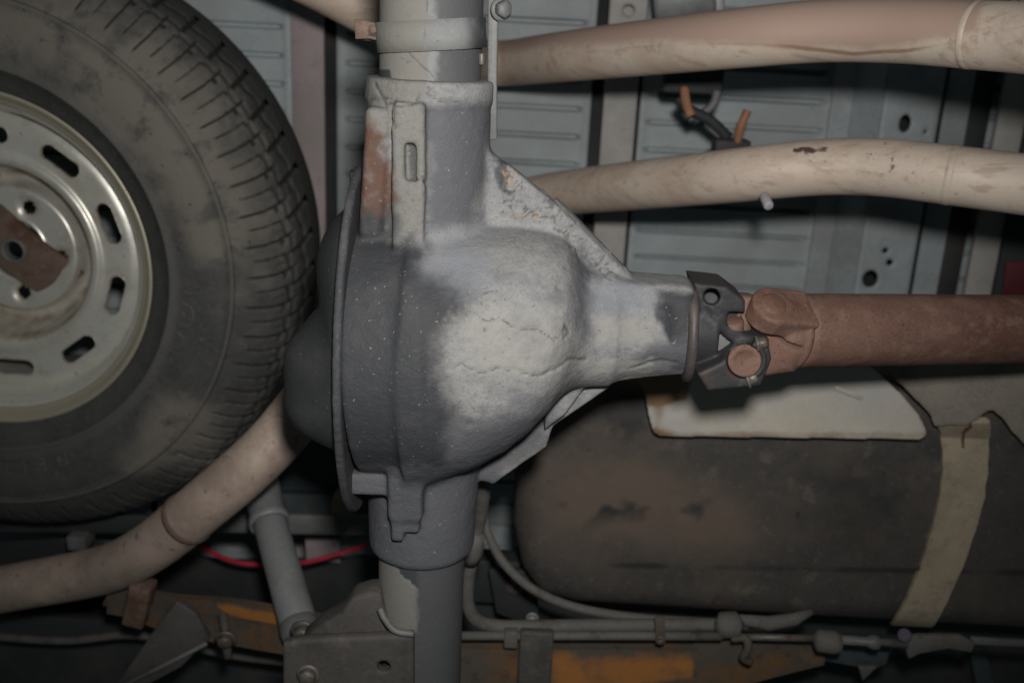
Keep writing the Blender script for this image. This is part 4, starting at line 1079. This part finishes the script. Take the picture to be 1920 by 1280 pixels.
# ------------------------------------------------------------------ fuel tank, heat shield, strap
TH = 1.12
tank = thing('fuel_tank', 'large dirty brown black fuel tank under the driveshaft', 'fuel tank', P(1450, 950, TH))
lo = P(930, 690, TH); hi = P(2650, 1200, TH)
ft_ = Field((lo[0] - .02, P(1400, 660, TH)[1] - .02, Z(TH) - .02), (hi[0], P(2000, 1230, TH)[1] + .04, Z(TH) + .20), .004)
tp = [P(x, y, TH + .06) for x, y in ((1010, 740), (1150, 700), (1500, 690), (2640, 690), (2640, 1195), (1900, 1152), (1400, 1124), (1075, 1103), (1010, 1085), (978, 1040), (962, 960), (975, 830))]
ft_.add(ft_.ext(tp, Z(TH), Z(TH) + .30, .044))
Vt_, Qt_ = relax(ft_.mesh(), 2, .5)
uu, vv, _ = proj(Vt_)
seam = np.exp(-(np.abs(vv - (1058 + (uu - 1080) * .018)) / 7) ** 2) * (uu > 1050)
scr = np.exp(-(lined(uu + 6 * vnoise(Vt_ * 1000, .03, 6), vv, [(1310, 955), (1340, 962), (1400, 960), (1430, 985), (1470, 1030)]) / 3.5) ** 2)
seam = seam * np.clip(.65 + 2.2 * vnoise(Vt_ * 1000, .012, 71, 2), 0, 1)
blot = inpoly(uu, vv, [(1040, 930), (1150, 900), (1320, 920), (1330, 970), (1200, 970), (1060, 990)], 60) * np.clip(.3 + 2 * vnoise(Vt_ * 1000, .035, 72, 3), 0, 1)
seam = np.maximum(seam, np.maximum(blot, .75 * inpoly(uu, vv, [(1120, 700), (1215, 700), (1222, 800), (1180, 830), (1110, 790)], 50)))
seam = np.maximum(seam, .6 * inpoly(uu, vv, [(1480, 840), (1700, 840), (1720, 960), (1640, 1090), (1540, 1060), (1500, 950)], 130))
rst = inpoly(uu, vv, [(1000, 850), (1200, 830), (1420, 930), (1440, 1050), (1100, 1050), (980, 1040)], 140)
put('shell', (Vt_, Qt_), m_tank, tank, attrs=dict(seam=seam, scratch=scr * np.clip(.3 + vnoise(Vt_ * 1000, .05, 77, 3), 0, .7), rusty=rst))
sh = thing('heat_shield', 'pale aluminium heat shield plate with rounded corners over fuel tank', 'heat shield', P(1480, 760, TH))
SH = TH - .035
out = [(1150, 640), (1560, 640)] + [(1640, 692), (1690, 738), (1724, 778), (1738, 806), (1738, 818), (1728, 825)] + [(1236, 819), (1224, 810), (1216, 780), (1208, 735), (1180, 690)]
v_, f_ = plate(out, SH, .004, .0012)
uu, vv, _ = proj(v_)
# a denser sheet so that stains and a painted shadow can be laid on it
def sheet(pix, h, t, step, bend=None):
    pol = np.array([P(x, y, h)[:2] for x, y in pix])
    fs_ = Field((*(pol.min(0) - .006), Z(h) - .05), (*(pol.max(0) + .006), Z(h) + .05), step)
    zz = fs_.z if bend is None else fs_.z - bend(fs_.x, fs_.y)
    d2 = fs_.poly(pol)
    dz = np.abs(zz - Z(h) - t / 2) - t / 2
    fs_.add(np.maximum(d2, dz))
    return relax(fs_.mesh(), 1, .45)
vS, fS = sheet(out, SH, .006, .0030)
uu, vv, _ = proj(vS)
put('sheet', (vS, fS), m_shield, sh, attrs=dict(rust=np.clip(inpoly(uu, vv, [(1180, 700), (1300, 700), (1250, 800), (1225, 815)], 50) * .7 + .55 * np.exp(-((vv - 815) / 14) ** 2) + 1.0 * inpoly(uu, vv, [(1180, 690), (1290, 700), (1285, 745), (1200, 750)], 30), 0, 1)))  # rust tint at lower left and edge; top-left patch paints a brown cast shadow
put('reflection_ridge', sweep(np.array([P(1556, 721, SH + .008), P(1568, 726, SH + .0042), P(1590, 734, SH + .0038), P(1612, 743, SH + .0042), P(1620, 746, SH + .008)]), .0055, 12), m_shield, sh, attrs=dict(rust=np.zeros(60)))  # low ridge shaped to stand in for a streak of reflected light
# strap bracket and strap
bk_ = thing('tank_strap', 'tan steel strap and grey bracket wrapped round right of fuel tank', 'strap', P(1790, 850, TH))
brp = [(1560, 650), (2560, 650), (2560, 850), (1960, 850), (1925, 838), (1900, 812), (1880, 785), (1862, 770), (1848, 775), (1832, 790), (1810, 800), (1752, 800), (1745, 778), (1700, 732), (1640, 676)]
vB, fB = sheet(brp, SH + .006, .006, .0034)
put('bracket', (vB, fB), m_brkt, bk_)
# strap follows the tank's lower corner round
stl = []
for x0, x1, y, h in ((1747, 1838, 778, SH - .002), (1753, 1845, 800, SH - .001), (1760, 1848, 830, SH + .004), (1763, 1847, 870, TH - .012), (1760, 1843, 910, TH - .009), (1750, 1832, 960, TH - .008), (1736, 1816, 1010, TH - .008), (1720, 1798, 1060, TH - .004), (1704, 1780, 1105, TH + .006), (1690, 1765, 1135, TH + .022), (1676, 1745, 1152, TH + .05)):
    stl.append((P(x0, y, h), P(x1, y + 3, h))) if False else None
from mathutils.bvhtree import BVHTree
bvh = BVHTree.FromPolygons(Vt_.tolist(), Qt_.tolist())
def on_tank(px, py, off):
    r = np.array([(px - 960) / F, (py - 640) / F, 1.0]); d = M @ (r / np.linalg.norm(r))
    hit = bvh.ray_cast(Vector(CAM), Vector(d))
    if hit[0] is None: return None
    n = np.array(hit[1]); n = n if n.dot(d) < 0 else -n
    return np.array(hit[0]) + n * off
edge2 = catmull([(1735, 1835, 768), (1746, 1842, 785), (1756, 1847, 805), (1762, 1848, 832), (1764, 1847, 870), (1760, 1843, 910), (1750, 1832, 960), (1736, 1816, 1010), (1720, 1798, 1060), (1704, 1780, 1100), (1690, 1766, 1130), (1674, 1750, 1156), (1660, 1735, 1175)], 10)
nS = 14
rows = []
wv = vnoise(np.c_[np.arange(len(edge2)) * .23, np.zeros(len(edge2))], 1.0, 91, 2)
wv2 = vnoise(np.c_[np.arange(len(edge2)) * .23, np.ones(len(edge2)) * 5], 1.0, 92, 2)
for i, (xl, xr, yy) in enumerate(edge2):
    row = [on_tank(xl + wv[i] * 2.0 + (xr + wv2[i] * 2.0 - xl) * t, yy + 4 * t, .0075) for t in np.linspace(0, 1, nS)]
    if any(q is None for q in row): break
    rows.append(row)
rows = np.array(rows)
for _ in range(3): rows[1:-1] = .5 * rows[1:-1] + .25 * (rows[:-2] + rows[2:])
lift = np.clip((815 - edge2[:len(rows), 2]) / 40, 0, 1)
rows = rows + np.array([0, 0, -1.0]) * (lift * .020)[:, None, None]
n_ = len(rows); top = rows + np.array([0, 0, .006])
q = [[i * nS + j, i * nS + j + 1, (i + 1) * nS + j + 1, (i + 1) * nS + j] for i in range(n_ - 1) for j in range(nS - 1)]
k0 = n_ * nS
rim_q = [[i * nS, (i + 1) * nS, k0 + (i + 1) * nS, k0 + i * nS] for i in range(n_ - 1)] + [[i * nS + nS - 1, k0 + i * nS + nS - 1, k0 + (i + 1) * nS + nS - 1, (i + 1) * nS + nS - 1] for i in range(n_ - 1)]
vs_ = np.vstack([rows.reshape(-1, 3), top.reshape(-1, 3)])
uu, vv, _ = proj(vs_)
rs_ = np.maximum(np.exp(-(lined(uu, vv, [(1812, 780), (1818, 800), (1806, 812), (1804, 838)]) / 5) ** 2), np.exp(-(np.hypot(uu - 1720, vv - 1064) / 8) ** 2))
put('strap_band', (vs_, q + [[a + k0 for a in p[::-1]] for p in q] + rim_q), m_strap, bk_, attrs=dict(rust=rs_), smooth=50)

# ------------------------------------------------------------------ lower left: chassis, shock, spring
rail = thing('chassis_rail', 'dark teal chassis rail crossing behind the shock absorber', 'chassis rail', P(600, 930, 1.36))
put('rail_web', plate([(395, 800), (720, 800), (720, 935), (395, 935)], 1.42, .02, .002), m_teal, rail)
put('rail_step', plate([(395, 925), (720, 930), (720, 968), (395, 962)], 1.40, .02, .002), m_teal, rail)
put('rail_flange', plate([(360, 962), (720, 970), (720, 1006), (360, 998)], 1.30, .012, .003), m_grey, rail)
put('rail_flange', plate([(-60, 960), (300, 968), (300, 1000), (-60, 1000)], 1.36, .012, .003), m_dark, rail)
bb = thing('beige_block', 'beige spacer block fixed on the chassis rail beside the axle', 'block', P(645, 938, 1.36))
put('block', obox(P(646, 938, 1.37), (X_, Y_, Z_), (.016, .013, .02), .003), m_beige, bb)
put('pad', obox(P(152, 1008, 1.36), (X_, Y_, Z_), (.014, .012, .02), .003), m_grey, thing('pale_spacer', 'grey spacer block above the tailpipe at lower left', 'spacer', P(160, 1004, 1.36)))
pl = thing('primer_patch_plate', 'mauve primer painted plate behind the red cable', 'plate', P(605, 1035, 1.44))
put('plate', plate([(572, 1008), (636, 1010), (638, 1055), (574, 1052)], 1.43, .004, .001), m_mauve, pl)
mf = thing('wheelhouse_liner', 'black wheelhouse liner below the red cable', 'liner', P(540, 1100, 1.42))
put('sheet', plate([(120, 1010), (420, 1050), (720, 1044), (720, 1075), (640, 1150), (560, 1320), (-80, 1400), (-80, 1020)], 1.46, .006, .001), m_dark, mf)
rc = thing('red_cable', 'thin bright red cable hanging behind the shock absorber', 'cable', P(540, 1050, 1.34))
put('cable', sweep(catmull([P(360, 1010, 1.36), (P(395, 1034, 1.34)), P(440, 1052, 1.33), P(490, 1058, 1.33), P(570, 1054, 1.33), P(640, 1036, 1.34), P(690, 1020, 1.36), P(730, 1005, 1.38)], 8), .0036, 12), m_red, rc)

# shock absorber
sa, sb = P(503, 968, 1.17), P(566, 1192, 1.03)
shk = thing('shock_absorber', 'grey telescopic shock absorber slanting down to the spring plate', 'shock absorber', sb)
sd_ = (sb - sa) / np.linalg.norm(sb - sa)
r1 = .0218
put('body', cyl(sa - sd_ * .01, sb - sd_ * .012, r1, 48, .002, r1=.0225), m_shock, shk)
tp0 = P(489, 905, 1.215)
td = (sa - tp0) / np.linalg.norm(sa - tp0)
put('dust_tube', lathe(tp0 - td * .05, td, [(.0235, 0), (.0240, .03), (.0242, .105), (.0262, .108), (.0266, .113), (.0258, .118), (.0235, .119), (.0225, .10)], 48), m_shock, shk)
put('lower_cup', lathe(sb - sd_ * .02, sd_, [(.0222, 0), (.0238, .002), (.0240, .012), (.0225, .019), (.016, .021), (1e-5, .021)], 44), m_grey, shk)
put('eye_bolt', hexbolt(P(570, 1181, .985), -Z_ + .25 * Y_, .0115, .012), m_bolt, shk)

# spring plate under the axle tube
sp_ = thing('spring_plate', 'brown grey welded spring plate under lower axle tube', 'spring plate', P(650, 1240, .80))
SPH = AH - .052
mat('spring_plate_steel', (.078, .072, .066), .7, layers=(dict(n=18, lo=.45, hi=.68, c=(.052, .048, .044)), dict(n=50, lo=.55, hi=.7, c=(.125, .108, .092), amt=.7)), bumps=((60, .4, .003), (200, .4, .001)))
pf = [P(x, y, SPH) for x, y in ((529, 1206), (560, 1199), (700, 1193), (776, 1190), (776, 1400), (529, 1400))]
ff = Field((pf[0][0] - .006, min(q[1] for q in pf) - .006, Z(SPH) - .006), (pf[3][0] + .006, P(600, 1330, SPH)[1], Z(SPH) + .018), .0018)
ff.add(ff.ext(pf, Z(SPH), Z(SPH) + .012, .004))
hcn = P(719, 1250, SPH)
ff.cut(ff.cone(hcn - Z_ * .01, hcn + Z_ * .03, .0062, .0062, .001), .001)
vF, fF = relax(ff.mesh(), 1, .4)
put('front_face', (vF, fF), MATS['spring_plate_steel'], sp_)
mpl = MATS['spring_plate_steel']
put('saddle', plate([(560, 1206), (600, 1172), (640, 1149), (659, 1121), (690, 1112), (712, 1111), (720, 1146), (732, 1172), (770, 1182), (772, 1215), (600, 1218)], SPH + .016, .030, .005, 3), mpl, sp_)
put('bolt', hexbolt(P(578, 1264, SPH), -Z_, .0085, .008), m_bolt, sp_)
put('weld_bead', sweep(catmull([P(712, 1140, SPH + .006), P(722, 1160, SPH + .002), P(742, 1182, SPH - .001), P(776, 1188, SPH - .001)], 6), .0032, 10), m_grey, sp_)

# leaf spring left of the plate
def leafspring(name, label, segs, m_, clips=()):
    t = thing(name, label, 'leaf spring', segs[0][0][0])
    return t
ls = thing('leaf_spring', 'brown leaf spring with orange rust left of the spring plate', 'leaf spring', P(380, 1150, 1.08))
def leaf(pl0, pl1, t, parent, orange=None, name='leaf'):
    """a curved flat bar: two edges given as (px,py,h) lists"""
    A = catmull([P(*p) for p in pl0], 8); B = catmull([P(*p) for p in pl1], 8)
    n_ = len(A); k = 6
    low = np.array([[a + (b - a) * s for s in np.linspace(0, 1, k)] for a, b in zip(A, B)]).reshape(-1, 3)
    hi_ = low + np.array([0, 0, t])
    q = [[i * k + j, i * k + j + 1, (i + 1) * k + j + 1, (i + 1) * k + j] for i in range(n_ - 1) for j in range(k - 1)]
    o = n_ * k
    q2 = [[a + o for a in p[::-1]] for p in q]
    sdq = [[i * k, (i + 1) * k, o + (i + 1) * k, o + i * k] for i in range(n_ - 1)] + [[i * k + k - 1, o + i * k + k - 1, o + (i + 1) * k + k - 1, (i + 1) * k + k - 1] for i in range(n_ - 1)]
    sdq += [[j, j + 1, o + j + 1, o + j][::-1] for j in range(k - 1)] + [[(n_ - 1) * k + j, (n_ - 1) * k + j + 1, o + (n_ - 1) * k + j + 1, o + (n_ - 1) * k + j] for j in range(k - 1)]
    v_ = np.vstack([low, hi_])
    uu, vv, _ = proj(v_)
    og = np.zeros(len(v_)) if orange is None else orange(uu, vv)
    return put(name, (v_, q + q2 + sdq), m_spring, parent, attrs=dict(orange=og), smooth=40)
og1 = lambda u_, v_: inpoly(u_, v_, [(380, 1122), (600, 1160), (600, 1200), (500, 1180), (420, 1150)], 24) * .85
leaf([(200, 1098, 1.14), (330, 1120, 1.12), (450, 1130, 1.10), (640, 1165, 1.06)], [(200, 1150, 1.14), (330, 1172, 1.12), (450, 1190, 1.10), (640, 1230, 1.06)], .010, ls, og1)
leaf([(250, 1128, 1.11), (330, 1148, 1.095), (450, 1166, 1.08), (640, 1200, 1.04)], [(250, 1162, 1.11), (330, 1190, 1.095), (450, 1212, 1.08), (640, 1245, 1.04)], .009, ls)
put('clip', obox(P(262, 1128, 1.10), (X_ + .25 * Y_, Y_ - .25 * X_, Z_), (.014, .030, .016), .004), m_hanger, ls)
shl = thing('spring_shackle', 'dark wedge shaped spring shackle bracket at lower left', 'shackle', P(300, 1200, 1.06))
put('side_plate', plate([(330, 1128), (366, 1150), (392, 1196), (340, 1250), (245, 1300), (205, 1300), (262, 1220), (300, 1165)], 1.06, .010, .002), mpl, shl)
put('rim_edge', sweep(np.array([P(215, 1292, 1.055), P(300, 1250, 1.055), P(388, 1205, 1.055)]), .003, 8), m_grey, shl)
outer = thing('outer_rail', 'black outer frame rail across the bottom left corner', 'frame rail', P(150, 1250, 1.3))
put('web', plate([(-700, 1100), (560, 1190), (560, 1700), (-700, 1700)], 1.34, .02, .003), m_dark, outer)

# ------------------------------------------------------------------ lower right: cables, rods, spring
hose = thing('brake_hose', 'grey brake hose hanging from the axle and turning right', 'hose', P(890, 1040, .98))
put('sheath', sweep(catmull([P(909, 880, .93), P(906, 920, .95), P(900, 965, .97), P(890, 1005, .98)], 8), .0080, 16), m_cable, hose)
put('sheath', sweep(catmull([P(884, 1045, .985), P(877, 1090, .99), P(877, 1130, .995), P(892, 1160, 1.0), P(925, 1172, 1.005), P(980, 1174, 1.01), P(1100, 1172, 1.02), P(1400, 1170, 1.04)], 8), .0078, 16), m_cable, hose)
put('coupling', sweep(np.array([P(892, 998, .975), P(888, 1015, .978), P(885, 1035, .98), P(882, 1054, .985)]), np.array([.009, .0125, .0125, .009]), 8), m_cable, hose)
put('clip', sweep(np.array([P(876, 1012, .97), P(872, 1040, .97), P(862, 1068, .98)]), .0045, 8), m_cable, hose)
cb = thing('handbrake_cable', 'thin grey handbrake cable curving beneath the tank end', 'cable', P(1000, 1110, 1.06))
put('sheath', sweep(catmull([P(905, 960, 1.10), P(915, 1000, 1.09), P(945, 1055, 1.08), P(1000, 1104, 1.07), P(1080, 1138, 1.06), P(1200, 1158, 1.055), P(1330, 1166, 1.05), P(1420, 1168, 1.05)], 8), .0056, 14), m_cable, cb)
rod = thing('brake_pipe', 'straight thin grey brake pipe along the bottom spring', 'pipe', P(1100, 1190, 1.0))
put('pipe', sweep(np.array([P(852, 1191, .99), P(1000, 1191, 1.0), P(1200, 1191, 1.01), P(1352, 1192, 1.02)]), .0052, 14), m_cable, rod)
put('clip', obox(P(958, 1195, .995), (X_, Y_, Z_), (.008, .011, .006), .002), m_cable, rod)
adj = thing('handbrake_adjuster', 'grey handbrake linkage with sleeve, rod and clevis at bottom right', 'linkage', P(1600, 1195, 1.02))
put('adjuster_body', sweep(np.array([P(1345, 1172, 1.03), P(1352, 1172, 1.028), P(1380, 1170, 1.028), P(1386, 1170, 1.03)]), np.array([.010, .016, .016, .010]), 8), m_cable, adj)
put('fork', sweep(np.array([P(1386, 1160, 1.03), P(1440, 1168, 1.035), P(1490, 1160, 1.04), P(1522, 1146, 1.045)]), np.array([.006, .009, .008, .004]), 10), m_cable, adj)
put('threaded_rod', sweep(np.array([P(1384, 1193, 1.02), P(1540, 1196, 1.02)]), .0042, 12), m_bolt, adj)
put('sleeve', sweep(np.array([P(1526, 1200, 1.015), P(1532, 1200, 1.015), P(1560, 1203, 1.015), P(1574, 1205, 1.015), P(1578, 1205, 1.015)]), np.array([.006, .0125, .0138, .012, .006]), 20), m_cable, adj)
put('inner_cable', sweep(np.array([P(1570, 1198, 1.016), P(1624, 1202, 1.016), P(1634, 1203, 1.016), P(1646, 1204, 1.016), P(1650, 1203, 1.016), P(1700, 1206, 1.016)]), np.array([.0055, .0055, .0085, .0085, .0045, .0055]), 12), m_grey, adj)
put('clevis', plate([(1700, 1196), (1722, 1192), (1800, 1192), (1830, 1206), (1822, 1224), (1780, 1216), (1725, 1226), (1704, 1236), (1698, 1212)], 1.015, .008, .002), m_cable, adj)
put('clip', cyl(P(1696, 1190, 1.01), P(1696, 1190, 1.02), .008, 18, .002), mat('violet_cap', (.085, .065, .09), .7), adj)
ls2 = thing('leaf_spring', 'rusty orange brown leaf spring along the bottom edge right of the axle', 'leaf spring', P(1100, 1245, 1.03))
og2 = lambda u_, v_: np.maximum(inpoly(u_, v_, [(1020, 1214), (1310, 1218), (1308, 1290), (1020, 1290)], 14) * .66, inpoly(u_, v_, [(880, 1216), (990, 1216), (990, 1290), (880, 1290)], 14) * .45)
leaf([(840, 1204, 1.02), (1000, 1206, 1.03), (1200, 1208, 1.045), (1320, 1211, 1.05)], [(840, 1420, 1.02), (1000, 1420, 1.03), (1200, 1410, 1.045), (1320, 1380, 1.05)], .012, ls2)
leaf([(862, 1216, 1.005), (1000, 1217, 1.015), (1200, 1218, 1.03), (1308, 1220, 1.035)], [(862, 1400, 1.005), (1000, 1390, 1.015), (1200, 1360, 1.03), (1308, 1330, 1.035)], .009, ls2, og2)
leaf([(1300, 1204, 1.05), (1400, 1200, 1.055), (1480, 1200, 1.06), (1556, 1202, 1.065)], [(1300, 1330, 1.05), (1400, 1285, 1.055), (1480, 1262, 1.06), (1545, 1246, 1.065)], .012, ls2, lambda u_, v_: inpoly(u_, v_, [(1480, 1205), (1560, 1205), (1545, 1250), (1500, 1250)], 20) * .6 + .35 * inpoly(u_, v_, [(1330, 1240), (1420, 1240), (1420, 1300), (1330, 1300)], 20))
put('clip', obox(P(1003, 1250, .996), (X_, Y_, Z_), (.0195, .05, .006), .003), mpl, ls2)
put('hook', sweep(catmull([P(1372, 1196, 1.02), P(1398, 1196, 1.015), P(1402, 1215, 1.012), P(1394, 1232, 1.015), P(1406, 1240, 1.02)], 6), .0050, 10), m_spring, ls2)
fr = thing('spring_hanger', 'dark grey spring hanger bracket under the handbrake linkage', 'bracket', P(1620, 1220, 1.10))
put('plate', plate([(1540, 1205), (1672, 1212), (1664, 1246), (1640, 1256), (1600, 1250), (1545, 1240)], 1.09, .012, .003), m_teal, fr)
put('tip', plate([(1610, 1250), (1645, 1250), (1618, 1276)], 1.085, .006, .001), m_cable, fr)
sr = thing('side_rail', 'black side rail of the chassis along the bottom right', 'chassis rail', P(1500, 1250, 1.25))
put('web', plate([(830, 1090), (1000, 1090), (1150, 1140), (2700, 1200), (2700, 1700), (830, 1700)], 1.30, .02, .003), m_dark, sr)
put('rib', plate([(1820, 1220), (1850, 1220), (1880, 1330), (1840, 1330)], 1.27, .02, .003), m_teal, sr)
put('lug', obox(P(940, 1080, 1.27), (X_, Y_, Z_), (.05, .035, .02), .005), m_dark, sr)
# more of the dim underside along the bottom edge
bt = thing('spring_u_bolt', 'dark threaded u bolt end with nut beside the shackle bracket', 'u-bolt', P(420, 1180, 1.05))
put('rod', sweep(np.array([P(418, 1150, 1.075), P(424, 1200, 1.055), P(428, 1232, 1.05)]), .0055, 12), m_bolt, bt)
put('nut', hexbolt(P(424, 1196, 1.05), -Z_ + .3 * Y_, .010, .010), m_bolt, bt)
wr = thing('wiring_loom', 'thin black wiring loom crossing behind the lower left brackets', 'wiring', P(300, 1220, 1.2))
put('sheath', sweep(catmull([P(-40, 1190, 1.26), P(120, 1200, 1.25), P(260, 1190, 1.24), P(420, 1225, 1.22), P(540, 1240, 1.2)], 10), .006, 10), m_cable, wr)
ob = thing('mount_bracket', 'small rusty orange bracket where the tailpipe meets the spring', 'bracket', P(232, 1118, 1.16))
put('plate', bevel(obox(P(232, 1116, 1.165), (X_ + .4 * Y_, Y_ - .4 * X_, Z_), (.014, .020, .010)), .002), m_copper, ob)
put('web', plate([(205, 1100), (228, 1105), (218, 1140), (190, 1136)], 1.17, .008, .002), m_spring, ob)
lk = thing('frame_bracket', 'dark bracket with two bolts on the side rail under the tank', 'bracket', P(940, 1090, 1.2))
put('plate', plate([(915, 1068), (1005, 1070), (1010, 1150), (985, 1172), (930, 1150)], 1.20, .010, .003), m_dark, lk)
put('bolt', hexbolt(P(965, 1100, 1.20), -Z_, .009, .008), m_bolt, lk)
put('bolt', hexbolt(P(998, 1158, 1.10), -Z_, .006, .006), m_shock, lk)
br_ = thing('brake_line_clip', 'small rusty clip holding the thin pipes at bottom right', 'clip', P(1240, 1182, 1.0))
put('strip', plate([(1228, 1158), (1246, 1158), (1248, 1206), (1230, 1206)], 1.0, .004, .001), m_spring, br_)
put('screw', hexbolt(P(1238, 1200, 1.0), -Z_, .004, .004), m_bolt, br_)
lv = thing('linkage_lever', 'dark flat lever running right from the clevis', 'lever', P(1860, 1200, 1.05))
put('bar', plate([(1822, 1196), (1960, 1204), (1960, 1214), (1822, 1208)], 1.05, .006, .001), m_grey, lv)
print('objects', len(bpy.data.objects), 'tris', sum(len(o.data.polygons) * 2 for o in bpy.data.objects if o.type == 'MESH'))
